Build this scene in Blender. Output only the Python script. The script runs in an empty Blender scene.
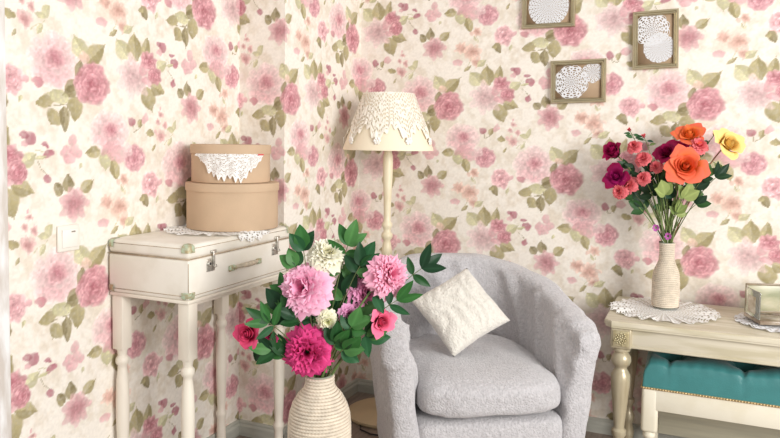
import bpy, bmesh, math, random
import numpy as np
from mathutils import Vector, Matrix, noise
PI = math.pi
S = bpy.context.scene
COL = S.collection
rad = math.radians

# ------------------------------------------------------------------ camera
cam = bpy.data.objects.new('camera', bpy.data.cameras.new('camera'))
COL.objects.link(cam)
cam.matrix_world = (Matrix.Translation((0, 0, 1.2445)) @ Matrix.Rotation(0.4138, 4, 'Z')
                    @ Matrix.Rotation(PI / 2 - 0.0563, 4, 'X') @ Matrix.Rotation(0.0141, 4, 'Z'))
cam.data.sensor_width = 36
cam.data.lens = 706.4 / 780 * 36
cam.data.shift_y = -(219 - 181.2) / 780
cam.data.clip_start = 0.05
S.camera = cam

# ------------------------------------------------------------------ light
w = bpy.data.worlds.new('world'); S.world = w; w.use_nodes = True
w.node_tree.nodes['Background'].inputs[0].default_value = (1.0, 0.985, 0.96, 1)
w.node_tree.nodes['Background'].inputs[1].default_value = 0.56
def area(name, loc, target, sx, sy, power, col):
    l = bpy.data.lights.new(name, 'AREA'); l.shape = 'RECTANGLE'; l.size = sx; l.size_y = sy
    l.energy = power; l.color = col
    o = bpy.data.objects.new(name, l); COL.objects.link(o); o.location = loc
    o.rotation_euler = (Vector(target) - Vector(loc)).to_track_quat('-Z', 'Y').to_euler()
    return o
area('window_light', (2.7, 0.2, 1.75), (-1.2, 2.2, 0.9), 1.7, 1.7, 146, (1.0, 0.985, 0.96))
S.view_settings.view_transform = 'Standard'
S.view_settings.look = 'None'
S.view_settings.gamma = 1
S.view_settings.use_curve_mapping = False
S.view_settings.exposure = 0.24
S.cycles.use_denoising = True
S.cycles.max_bounces = 8
S.cycles.transparent_max_bounces = 24

# ------------------------------------------------------------------ helpers
def lin(c):
    return tuple(((v / 255) / 12.92 if v / 255 <= .04045 else ((v / 255 + .055) / 1.055) ** 2.4) for v in c)
MATS = {}
def mat(name, col, rough=.6, metal=0, vary=0, vscale=20, bump=0, bscale=60, col2=None, sheen=0, sss=0, trans=0, attr=None, stretch=None, detail=4, spec=.5):
    if name in MATS: return MATS[name]
    m = bpy.data.materials.new(name); m.use_nodes = True; nt = m.node_tree; N, L = nt.nodes, nt.links
    b = N['Principled BSDF']
    c = (*lin(col), 1)
    b.inputs['Base Color'].default_value = c
    b.inputs['Roughness'].default_value = rough; b.inputs['Metallic'].default_value = metal
    b.inputs['Specular IOR Level'].default_value = spec
    if sheen: b.inputs['Sheen Weight'].default_value = sheen
    if trans:
        b.inputs['Transmission Weight'].default_value = trans
    tc = N.new('ShaderNodeTexCoord'); mp = N.new('ShaderNodeMapping'); L.new(tc.outputs['Object'], mp.inputs[0])
    if stretch: mp.inputs['Scale'].default_value = stretch
    src = None
    if attr:
        a = N.new('ShaderNodeVertexColor'); a.layer_name = attr; src = a.outputs[0]
    if vary or col2:
        n = N.new('ShaderNodeTexNoise'); n.inputs['Scale'].default_value = vscale; n.inputs['Detail'].default_value = detail
        L.new(mp.outputs[0], n.inputs[0])
        mx = N.new('ShaderNodeMix'); mx.data_type = 'RGBA'
        if col2:
            r = N.new('ShaderNodeValToRGB'); r.color_ramp.elements[0].position = .5 - (vary or .1); r.color_ramp.elements[1].position = .5 + (vary or .1)
            L.new(n.outputs[0], r.inputs[0]); L.new(r.outputs[0], mx.inputs[0])
            mx.inputs[6].default_value = c; mx.inputs[7].default_value = (*lin(col2), 1)
            if src: L.new(src, mx.inputs[6])
        else:
            mx.blend_type = 'MULTIPLY'; mx.inputs[0].default_value = 1
            r = N.new('ShaderNodeMapRange'); r.inputs[1].default_value = .25; r.inputs[2].default_value = .75
            r.inputs[3].default_value = 1 - vary; r.inputs[4].default_value = 1 + vary
            L.new(n.outputs[0], r.inputs[0]); L.new(r.outputs[0], mx.inputs[7]); mx.inputs[6].default_value = c
            if src: L.new(src, mx.inputs[6])
        src = mx.outputs[2]
    if src: L.new(src, b.inputs['Base Color'])
    if bump:
        n2 = N.new('ShaderNodeTexNoise'); n2.inputs['Scale'].default_value = bscale; n2.inputs['Detail'].default_value = 5
        L.new(mp.outputs[0], n2.inputs[0])
        bp = N.new('ShaderNodeBump'); bp.inputs['Strength'].default_value = bump; bp.inputs['Distance'].default_value = .01
        L.new(n2.outputs[0], bp.inputs['Height']); L.new(bp.outputs[0], b.inputs['Normal'])
    if sss:
        b.inputs['Subsurface Weight'].default_value = sss; b.inputs['Subsurface Radius'].default_value = (.02, .012, .01)
    MATS[name] = m
    return m

def new(): return bmesh.new()
def obj(name, bm, m, parent=None, smooth=True, edge=None):
    me = bpy.data.meshes.new(name)
    bmesh.ops.recalc_face_normals(bm, faces=bm.faces) if not bm.loops.layers.uv.get('keep') else None
    bm.to_mesh(me); bm.free()
    if smooth:
        me.polygons.foreach_set('use_smooth', [True] * len(me.polygons))
        if edge:
            me.set_sharp_from_angle(angle=rad(edge))
    me.materials.append(m)
    o = bpy.data.objects.new(name, me); COL.objects.link(o)
    if parent: o.parent = parent
    return o
def thing(name, label, cat, loc=(0, 0, 0), rz=0, group=None):
    o = bpy.data.objects.new(name, None); COL.objects.link(o); o.empty_display_size = .05
    o.location = loc; o.rotation_euler = (0, 0, rz); o['label'] = label; o['category'] = cat
    if group: o['group'] = group
    return o
def tag(o, label, cat, group=None):
    o['label'] = label; o['category'] = cat
    if group: o['group'] = group
    return o
def struct(name, bm, m, smooth=False):
    o = obj(name, bm, m, None, smooth); o['kind'] = 'structure'; return o

def add_box(bm, c, s, bev=0, seg=2, mtx=None):
    r = bmesh.ops.create_cube(bm, size=1.0)
    vs = r['verts']
    for v in vs: v.co = Vector((v.co.x * s[0], v.co.y * s[1], v.co.z * s[2]))
    if bev:
        es = list({e for v in vs for e in v.link_edges})
        rr = bmesh.ops.bevel(bm, geom=es, offset=bev, segments=seg, profile=.5, affect='EDGES', clamp_overlap=True)
        vs = list({v for v in rr['verts']} | {v for v in vs if v.is_valid})
    T = Matrix.Translation(c) @ (mtx if mtx else Matrix.Identity(4))
    for v in vs: v.co = T @ v.co
    return vs
def add_lathe(bm, prof, n=32, c=(0, 0, 0), sx=1, sy=1, mtx=None, ripple=None):
    """prof: list of (r, z) bottom to top"""
    rings = []
    M = (mtx if mtx else Matrix.Identity(4))
    for k, (r, z) in enumerate(prof):
        ring = []
        for i in range(n):
            a = 2 * PI * i / n
            rr = r * (ripple(a, z) if ripple else 1)
            p = M @ Vector((rr * math.cos(a) * sx, rr * math.sin(a) * sy, z))
            ring.append(bm.verts.new(p + Vector(c)))
        rings.append(ring)
    for a, b in zip(rings, rings[1:]):
        for i in range(n):
            j = (i + 1) % n
            bm.faces.new((a[i], a[j], b[j], b[i]))
    if prof[0][0] > 1e-5: bm.faces.new(rings[0][::-1])
    if prof[-1][0] > 1e-5: bm.faces.new(rings[-1])
def frames(pts):
    pts = [Vector(p) for p in pts]; out = []
    t = (pts[1] - pts[0]).normalized()
    u = t.orthogonal().normalized()
    for i, p in enumerate(pts):
        t = (pts[min(i + 1, len(pts) - 1)] - pts[max(i - 1, 0)]).normalized()
        u = (u - t * u.dot(t)); u = u.normalized() if u.length > 1e-6 else t.orthogonal().normalized()
        out.append((p, u, t.cross(u)))
    return out
def add_tube(bm, pts, r, n=8, caps=True):
    fr = frames(pts); rings = []
    for i, (p, u, v) in enumerate(fr):
        rr = r[i] if isinstance(r, (list, tuple)) else r
        rings.append([bm.verts.new(p + (u * math.cos(2 * PI * k / n) + v * math.sin(2 * PI * k / n)) * rr) for k in range(n)])
    for a, b in zip(rings, rings[1:]):
        for i in range(n):
            j = (i + 1) % n; bm.faces.new((a[i], a[j], b[j], b[i]))
    if caps: bm.faces.new(rings[0][::-1]); bm.faces.new(rings[-1])
def add_grid(bm, fn, nu, nv, cu=False, uvl=None, coll=None):
    """fn(i/nu, j/nv) -> co or (co, uv, col)"""
    mu = nu if cu else nu + 1
    g = []
    for i in range(mu):
        row = []
        for j in range(nv + 1):
            q = fn(i / nu, j / nv)
            co, uv, cl = (q if isinstance(q, tuple) and len(q) == 3 and not isinstance(q[0], (int, float)) else (q, (i / nu, j / nv), None))
            row.append((bm.verts.new(co), uv, cl))
        g.append(row)
    for i in range(nu):
        for j in range(nv):
            i2 = (i + 1) % mu
            q = [g[i][j], g[i2][j], g[i2][j + 1], g[i][j + 1]]
            f = bm.faces.new([a[0] for a in q])
            if uvl:
                for k, (l, a) in enumerate(zip(f.loops, q)):
                    u, v = a[1]
                    if cu and i == nu - 1 and k in (1, 2): u += 1
                    l[uvl].uv = (u, v)
            if coll:
                for l, a in zip(f.loops, q): l[coll] = (*a[2], 1)
    return g
def bez(p0, p1, p2, n=8):
    p0, p1, p2 = Vector(p0), Vector(p1), Vector(p2)
    return [p0 * (1 - t) ** 2 + p1 * 2 * t * (1 - t) + p2 * t * t for t in [i / n for i in range(n + 1)]]
def sst(a, b, x):
    t = min(1, max(0, (x - a) / (b - a))); return t * t * (3 - 2 * t)
def interp(tab, x):
    for (x0, y0), (x1, y1) in zip(tab, tab[1:]):
        if x <= x1: return y0 + (y1 - y0) * (x - x0) / (x1 - x0) if x > x0 else y0
    return tab[-1][1]

# ------------------------------------------------------------------ print of the wallpaper: drawn stroke by stroke, (kind, u, v, half length, half width, angle, ink) in mm
PRINT = [
    ('big', -144, 57, 89, 83, 0, 'pale'),
    ('leaf', -79, -6, 28, 16, 40, 'dark'),
    ('leaf', -53, 48, 27, 14, 70, 'dark'),
    ('leaf', -51, 111, 35, 28, 120, 'green'),
    ('leaf', 16, 99, 47, 28, 40, 'olive'),
    ('bud', -33, 80, 16, 22, 80, 'peach'),
    ('leaf', -87, -30, 27, 17, 200, 'dark'),
    ('leaf', -180, -64, 32, 18, 190, 'olive'),
    ('leaf', -130, -46, 38, 21, 170, 'green'),
    ('leaf', -148, -111, 24, 27, 235, 'olive'),
    ('leaf', -107, -115, 38, 17, 275, 'dark'),
    ('leaf', -67, -81, 38, 28, 265, 'olive'),
    ('stem', -101, -69, -165, -81, 0, 'dark'),
    ('stem', -98, -61, -101, -100, 0, 'dark'),
    ('petal', -198, -7, 24, 16, 170, 'deep'),
    ('rose', 0, 0, 69, 66, 0, 'deep'),
    ('rose', -290, -8, 43, 44, 0, 'mid'),
    ('petal', -248, -2, 11, 16, 90, 'mid'),
    ('leaf', -315, -62, 25, 16, 300, 'dark'),
    ('leaf', -334, -53, 13, 8, 200, 'olive'),
    ('leaf', -259, -63, 13, 6, 250, 'green'),
    ('leaf', -420, 447, 37, 31, 130, 'green'),
    ('leaf', -364, 460, 44, 32, 95, 'olive'),
    ('leaf', -310, 461, 43, 18, 78, 'olive'),
    ('leaf', -297, 285, 43, 32, 290, 'olive'),
    ('leaf', -253, 325, 36, 24, 340, 'olive'),
    ('leaf', -231, 411, 28, 21, 30, 'green'),
    ('star', -365, 358, 82, 71, 0, 'pale'),
    ('petal', -322, 393, 28, 21, 60, 'mid'),
    ('rose', -294, 420, 38, 29, 0, 'deep'),
    ('rose', -271, 372, 33, 32, 0, 'deep'),
    ('petal', -309, 348, 25, 14, -20, 'mid'),
    ('bud', -228, 470, 16, 19, 60, 'wine'),
    ('bud', -249, 480, 15, 9, 170, 'wine'),
    ('bud', -246, 455, 13, 10, 200, 'mid'),
    ('bud', -167, 424, 14, 19, 280, 'wine'),
    ('bud', -180, 451, 8, 14, 80, 'wine'),
    ('bud', -175, 352, 14, 15, 270, 'wine'),
    ('stem', -201, 396, -178, 364, 0, 'dark'),
    ('leaf', -191, 414, 18, 6, 10, 'green'),
    ('stem', -189, 430, -209, 436, 0, 'green'),
    ('leaf', -136, 320, 21, 17, 130, 'dark'),
    ('leaf', -97, 337, 27, 20, 95, 'dark'),
    ('leaf', -23, 324, 28, 19, 35, 'olive'),
    ('star', -76, 268, 56, 56, 0, 'mid'),
    ('petal', -80, -178, 19, 16, 60, 'mid'),
    ('petal', -105, -214, 24, 19, 10, 'mid'),
    ('petal', -66, -209, 19, 24, 80, 'mid'),
    ('petal', -91, -235, 27, 14, 0, 'mid'),
    ('leaf', -50, -254, 9, 6, 240, 'green'),
    ('leaf', -546, 107, 32, 19, 185, 'olive'),
    ('leaf', -490, 80, 32, 29, 265, 'green'),
    ('leaf', -454, 47, 33, 19, 285, 'olive'),
    ('big', -475, 173, 82, 64, 0, 'pale'),
    ('petal', -444, 103, 43, 30, -10, 'mid'),
    ('petal', -478, 122, 34, 19, 30, 'mid'),
    ('rose', -367, 87, 46, 46, 0, 'mid2'),
    ('petal', -401, 112, 26, 21, 45, 'pale'),
    ('bud', -380, 207, 16, 16, 110, 'wine'),
    ('leaf', -340, 206, 16, 11, 60, 'olive'),
    ('bud', -314, 222, 19, 17, 60, 'mid'),
    ('stem', -364, 176, -376, 199, 0, 'dark'),
    ('stem', -364, 176, -328, 200, 0, 'dark'),
    ('star', -415, 16, 25, 21, 0, 'peach'),
    ('petal', -442, 7, 12, 10, 0, 'peach'),
    ('stem', -413, 0, -408, -32, 0, 'green'),
    ('leaf', -425, -12, 15, 5, 120, 'green'),
    ('star', -239, 162, 27, 25, 0, 'peach2'),
    ('star', -249, 210, 14, 14, 0, 'peach2'),
    ('star', -236, 241, 16, 12, 0, 'peach2'),
    ('star', -218, 201, 14, 14, 0, 'peach2'),
    ('petal', -259, 175, 10, 9, 0, 'peach2'),
    ('petal', -240, 261, 5, 6, 0, 'mid'),
    ('leaf', -291, 173, 13, 19, 80, 'olive'),
    ('leaf', -169, 201, 23, 11, 70, 'green'),
    ('leaf', -192, 185, 19, 9, 170, 'green'),
    ('leaf', -191, 145, 19, 7, 60, 'green'),
    ('leaf', -274, 122, 13, 5, 60, 'olive'),
    ('stem', -222, 131, -169, 182, 0, 'green'),
    ('star', -486, -53, 35, 29, 0, 'peach'),
    ('star', -433, -76, 45, 40, 0, 'peach'),
    ('star', -414, -121, 28, 20, 0, 'peach'),
    ('bud', -506, -119, 14, 22, 270, 'mid'),
    ('leaf', -390, -125, 24, 13, 30, 'green'),
    ('leaf', -456, -148, 21, 7, 40, 'olive'),
    ('stem', -436, -105, -461, -149, 0, 'green'),
]
TW, TV = 0.544, 0.64            # width of a roll, height of the repeat
PK = np.array((.75, 1.1, 1.0))
PPM = 500                       # samples per metre
INK = {'pale': (238,206,204), 'mid': (228,172,176), 'mid2': (214,150,158), 'deep': (202,132,140), 'wine': (180,104,118),
       'peach': (242,200,182), 'peach2': (236,188,184), 'green': (194,188,140), 'olive': (162,148,98), 'dark': (138,124,82)}
def vnoise(shape, cell, seed):
    # smooth noise that tiles over the sheet
    r = np.random.RandomState(seed); h, w = shape
    gy, gx = max(2, int(h / cell)), max(2, int(w / cell))
    g = r.rand(gy, gx)
    y = np.arange(h) / h * gy; x = np.arange(w) / w * gx
    yi, xi = y.astype(int), x.astype(int); fy, fx = y - yi, x - xi
    fy = fy * fy * (3 - 2 * fy); fx = fx * fx * (3 - 2 * fx)
    a = g[np.ix_(yi % gy, xi % gx)]; b = g[np.ix_(yi % gy, (xi + 1) % gx)]
    c = g[np.ix_((yi + 1) % gy, xi % gx)]; d = g[np.ix_((yi + 1) % gy, (xi + 1) % gx)]
    return (a * (1 - fx) + b * fx) * (1 - fy[:, None]) + (c * (1 - fx) + d * fx) * fy[:, None]
def paint_paper():
    H, Wd = int(round(TV * PPM)), int(round(2 * TW * PPM))
    n = [vnoise((H, Wd), c, s) for c, s in ((40, 1), (12, 2), (5, 3), (9, 4), (9, 5), (3, 6))]
    img = np.empty((H, Wd, 3)); dk = np.array((229, 216, 197.)); wt = np.array((243, 235, 223.))
    k = np.clip((0.35 * n[0] + 0.4 * n[1] + 0.25 * n[2] - 0.42) * 3.2, 0, 1)[..., None]
    img[:] = wt * (1 - k) + dk * k
    k = (n[5][..., None] - .5) * 10; img += k
    wx, wy = (n[3] - .5), (n[4] - .5)
    yy, xx = np.mgrid[0:H, 0:Wd].astype(float)
    def blend(mask, col, y0, x0, h, w):
        iy = np.arange(y0, y0 + h) % H; ix = np.arange(x0, x0 + w) % Wd
        sub = img[np.ix_(iy, ix)]; img[np.ix_(iy, ix)] = sub * (1 - mask[..., None]) + col * mask[..., None]
    def ell(cx, cy, rx, ry, ang, fn, warp=3.0):
        R = int(max(rx, ry) * PPM / 1000 * 1.35) + 4
        X0, Y0 = cx * PPM / 1000, cy * PPM / 1000
        x0, y0 = int(X0) - R, int(Y0) - R; n_ = 2 * R + 1
        iy = np.arange(y0, y0 + n_) % H; ix = np.arange(x0, x0 + n_) % Wd
        gx = (np.arange(x0, x0 + n_)[None, :] - X0) + wx[np.ix_(iy, ix)] * warp * 2
        gy = (np.arange(y0, y0 + n_)[:, None] - Y0) + wy[np.ix_(iy, ix)] * warp * 2
        a = math.radians(ang); c, s = math.cos(a), math.sin(a)
        px, py = (gx * c + gy * s) / (rx * PPM / 1000), (-gx * s + gy * c) / (ry * PPM / 1000)
        mk, col = fn(px, py); 
        mk = mk * (0.86 + 0.45 * (n[2][np.ix_(iy, ix)] - .5) + .40 * (n[5][np.ix_(iy, ix)] - .5))
        col = col + ((n[5][np.ix_(iy, ix)] - .5) * 34 + (n[2][np.ix_(iy, ix)] - .5) * 26)[..., None]
        blend(np.clip(mk, 0, 1), col, y0, x0, n_, n_)
    sm = lambda e0, e1, v: (lambda t: t * t * (3 - 2 * t))(np.clip((v - e0) / (e1 - e0), 0, 1))
    def petal(cx, cy, rx, ry, ang, ink, hi=18, lo=-22, al=.85):
        ink = np.array(ink, float)
        def fn(px, py):
            r = np.sqrt(px * px + py * py)
            m = 1 - sm(.8, 1.05, r)
            t = (np.clip(px * .5 + .5, 0, 1) ** 1.5)[..., None]      # light towards the rim, dark in the throat
            return m * al, ink + (hi * t + lo * (1 - t)) * PK
        ell(cx, cy, rx, ry, ang, fn)
    def leaf(cx, cy, rx, ry, ang, ink, rnd):
        ink = np.array(ink, float)
        def fn(px, py):
            w = np.clip(1 - np.abs(px + .08) ** 2.1, 0, 1) * (1.05 - .25 * px)
            m = 1 - sm(.8, 1.06, np.abs(py) / np.maximum(w, .05)); m = m * (np.abs(px) < 1.02)
            vein = np.exp(-(py / .07) ** 2) * .5 + .3 * (np.sin((px * 9 - np.abs(py) * 7)) > .6)
            shade = (16 * (py > 0) - 12 * (py < 0) - 8 * px)[..., None] if rnd.rand() > .4 else (14 * py - 14 * px)[..., None]
            return m * .97, ink + shade + vein[..., None] * 16
        ell(cx, cy, rx, ry, ang, fn, 1.5)
    def rose(cx, cy, rx, ry, ink, rnd, soft=False):
        ink = np.array(ink, float)
        def disc(px, py):
            th = np.arctan2(py, px); r = np.sqrt(px * px + py * py) / (1 + .07 * np.sin(5 * th + 1) + .05 * np.sin(9 * th))
            return (1 - sm(.80, 1.02, r)) * (.6 if soft else .9), ink + (6 if soft else -8)
        ell(cx, cy, rx, ry, 0, disc)
        for ring, (rad, sz, cnt) in enumerate(((.74, .36, 9), (.52, .34, 7), (.32, .28, 6), (.15, .2, 4))):
            a0 = rnd.rand() * 360
            for i in range(cnt):
                a = a0 + i * 360 / cnt + rnd.uniform(-12, 12); ar = math.radians(a)
                d = (-30, -14, 2, 12)[ring]
                col = ink - (24 if soft else 10) * np.array((.5, 1, .8)) * ring * .45 + rnd.uniform(-12, 12)
                if soft and ring == 0: col = ink + 6
                if not soft and rnd.rand() < .35: col = col + 16
                if soft and rnd.rand() < .3: petal(cx + math.cos(ar) * (rad - .12) * rx, cy + math.sin(ar) * (rad - .12) * ry, rx * .05, ry * .20, a, ink - 34, 0, 0, .6)
                petal(cx + math.cos(ar) * rad * rx, cy + math.sin(ar) * rad * ry, rx * sz * .72, ry * sz * 1.05, a, col, 44 if not soft else 22, -30, .85 if not soft else .66)
    def star(cx, cy, rx, ry, ink, rnd):
        ink = np.array(ink, float); cnt = 7 if rx > 8 else 5
        for ring in range(2 if rx > 8 else 1):
            for i in range(cnt):
                a = rnd.rand() * 12 + i * 360 / cnt + ring * 25; ar = math.radians(a); q = (.56, .34)[ring]
                petal(cx + math.cos(ar) * q * rx, cy + math.sin(ar) * q * ry, rx * .46, ry * .27, a, ink + rnd.uniform(-10, 8) - ring * 10, 16, -34, .75)
        petal(cx, cy, rx * .16, ry * .16, 0, ink - 40, 0, 0, .7)
    def stem(x0, y0, x1, y1, ink):
        ell((x0 + x1) / 2, (y0 + y1) / 2, math.hypot(x1 - x0, y1 - y0) / 2 + 1, 1.6, math.degrees(math.atan2(y1 - y0, x1 - x0)),
            lambda px, py: ((1 - sm(.6, 1.1, np.abs(py))) * (np.abs(px) < 1) * .8, np.array(ink, float)))
    for col in (0, 1):
        rnd = np.random.RandomState(7)
        for k, x, y, rx, ry, ang, c in PRINT:
            if k != 'stem': rx, ry = rx * 1.05 + .3, ry * 1.05 + .3
            ink = INK[c]; ox, oy = col * TW * 1000, col * TV * 500
            X, Y = x + ox, y + oy
            if k == 'leaf': leaf(X, Y, rx, ry, ang, ink, rnd)
            elif k == 'rose': rose(X, Y, rx, ry, ink, rnd)
            elif k == 'big':
                rose(X, Y, rx, ry, ink, rnd, True); rose(X + rx * .05, Y + ry * .1, rx * .4, ry * .4, np.array(INK['mid']) - 6, rnd, True); petal(X - rx * .3, Y - ry * .5, rx * .55, ry * .22, 160, np.array(INK['mid']) + 16, 16, -14, .6); petal(X + rx * .35, Y - ry * .6, rx * .5, ry * .22, 25, np.array(INK['mid']) + 22, 16, -14, .6)
            elif k == 'star': star(X, Y, rx, ry, ink, rnd)
            elif k in ('petal', 'bud'): petal(X, Y, rx, ry, ang, ink, 12, -18)
            elif k == 'stem': stem(X, Y, rx + ox, ry + oy, ink)
    g = img.mean(-1, keepdims=True); img = g + (img - g) * .82        # faded, dusty inks
    img = img + (np.array((236, 226, 212.)) - img) * .05
    return np.clip(img, 0, 255) / 255

# ------------------------------------------------------------------ printed paper of the walls
XL, YS, XJ, YB = -1.753, 2.433, -1.535, 3.115
U0 = (XJ - XL) + (YB - YS)                 # the paper runs on round the corners
A_U, A_Z = -1.0774 + U0 - XJ, 1.409
PAPER = paint_paper()
def wallmesh(name, P, n_u, z1, u_start, step, mname):
    """P(u) -> (x, y) for u metres along the wall"""
    nu = int(n_u / step) + 1; nz = int(z1 / step) + 1
    us = np.linspace(0, n_u, nu); zs = np.linspace(0, z1, nz)
    x, y = P(us)
    co = np.zeros((nz, nu, 3), np.float32); co[..., 0] = x[None]; co[..., 1] = y[None]; co[..., 2] = zs[:, None]
    H, Wd = PAPER.shape[:2]
    iu = np.floor((us + u_start - A_U) * PPM).astype(int) % Wd
    iz = np.floor((zs - A_Z) * PPM).astype(int) % H
    cl = PAPER[np.ix_(iz, iu)]
    cl = np.where(cl <= .04045, cl / 12.92, ((cl + .055) / 1.055) ** 2.4)
    rgba = np.ones((nz, nu, 4), np.float32); rgba[..., :3] = cl
    me = bpy.data.meshes.new(name)
    idx = np.arange(nz * nu).reshape(nz, nu)
    q = np.stack([idx[:-1, :-1], idx[:-1, 1:], idx[1:, 1:], idx[1:, :-1]], -1).reshape(-1, 4)
    me.vertices.add(nz * nu); me.vertices.foreach_set('co', co.ravel())
    me.loops.add(q.size); me.loops.foreach_set('vertex_index', q.ravel().astype(np.int32))
    me.polygons.add(len(q)); me.polygons.foreach_set('loop_start', np.arange(0, q.size, 4, dtype=np.int32))
    me.update(calc_edges=True)
    at_ = me.color_attributes.new('print', 'FLOAT_COLOR', 'POINT'); at_.data.foreach_set('color', rgba.ravel())
    me.materials.append(MPAPER)
    o = bpy.data.objects.new(name, me); COL.objects.link(o); o['kind'] = 'structure'
    return o
MPAPER = mat('floral_wallpaper', (255, 255, 255), .85, vary=.035, vscale=90, bump=.12, bscale=240, attr='print', spec=.2)
wallmesh('wall_left', lambda u: (u * 0 + XL, u + 1.33), YS - 1.33, 2.3, 1.33 - YS - .047, .0035, 'l')
wallmesh('wall_alcove', lambda u: (XL + u, u * 0 + YS), XJ - XL, 2.3, 0, .004, 's')
wallmesh('wall_chimney', lambda u: (u * 0 + XJ, YS + u), YB - YS, 2.3, XJ - XL, .004, 'j')
wallmesh('wall_back', lambda u: (XJ + u, u * 0 + YB), 2.9, 2.3, U0, .0039, 'b')

MFLOOR = mat('taupe_wood_floor', (136, 122, 112), .45, vary=.3, vscale=6, stretch=(14, 1.2, 1), bump=.1, bscale=30)
bm = new(); add_box(bm, (0.2, 1.0, -.02), (4.6, 4.4, .04)); struct('floor', bm, MFLOOR)
MBASE = mat('grey_baseboard', (176, 176, 166), .55, vary=.12, vscale=9, stretch=(1, 1, 6))
def base_run(name, p0, p1, nrm):
    p0, p1, n = Vector(p0), Vector(p1), Vector(nrm)
    bm = new(); prof = [(0, 0), (.016, 0), (.016, .040), (.013, .046), (.010, .049), (.010, .056), (.006, .062), (0, .062)]
    A = [bm.verts.new(p0 + n * d + Vector((0, 0, z))) for d, z in prof]
    B = [bm.verts.new(p1 + n * d + Vector((0, 0, z))) for d, z in prof]
    for i in range(len(prof) - 1): bm.faces.new((A[i], A[i + 1], B[i + 1], B[i]))
    bm.faces.new(A); bm.faces.new(B)
    struct(name, bm, MBASE)
base_run('baseboard_left', (XL, 1.33, 0), (XL, YS, 0), (1, 0, 0))
base_run('baseboard_alcove', (XL, YS, 0), (XJ + .016, YS, 0), (0, -1, 0))
base_run('baseboard_chimney', (XJ, YS - .016, 0), (XJ, YB, 0), (1, 0, 0))
base_run('baseboard_back', (XJ, YB, 0), (XJ + 2.9, YB, 0), (0, -1, 0))
MTRIM = mat('worn_white_trim', (240, 240, 240), .5, vary=.12, vscale=9, col2=(208, 200, 192), stretch=(3, 3, .7))
bm = new(); add_box(bm, (XL + .002, 1.295, 1.15), (.020, .115, 2.3), .003); add_box(bm, (XL + .02, 1.255, 1.15), (.03, .05, 2.3), .004)
struct('trim_1', bm, MTRIM)
bm = new(); add_box(bm, (XL - .012, .80, 1.0), (.030, .86, 2.0), .003)
for z0, z1 in ((.18, .86), (1.0, 1.84)):
    for y0, y1 in ((.44, .77), (.83, 1.16)): add_box(bm, (XL + .004, (y0 + y1) / 2, (z0 + z1) / 2), (.010, y1 - y0, z1 - z0), .004)
struct('door_1', bm, MTRIM)
bm = new(); add_box(bm, (XL + .004, .80, 2.16), (.020, .98, .28), .003); add_box(bm, (XL + .004, .32, 1.15), (.024, .10, 2.3), .003); struct('trim_2', bm, MTRIM)
PILLOW = [(-.768, 2.340, .500), (-.808, 2.575, .772), (-.945, 2.345, .662), (-.600, 2.460, .602)]

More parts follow.
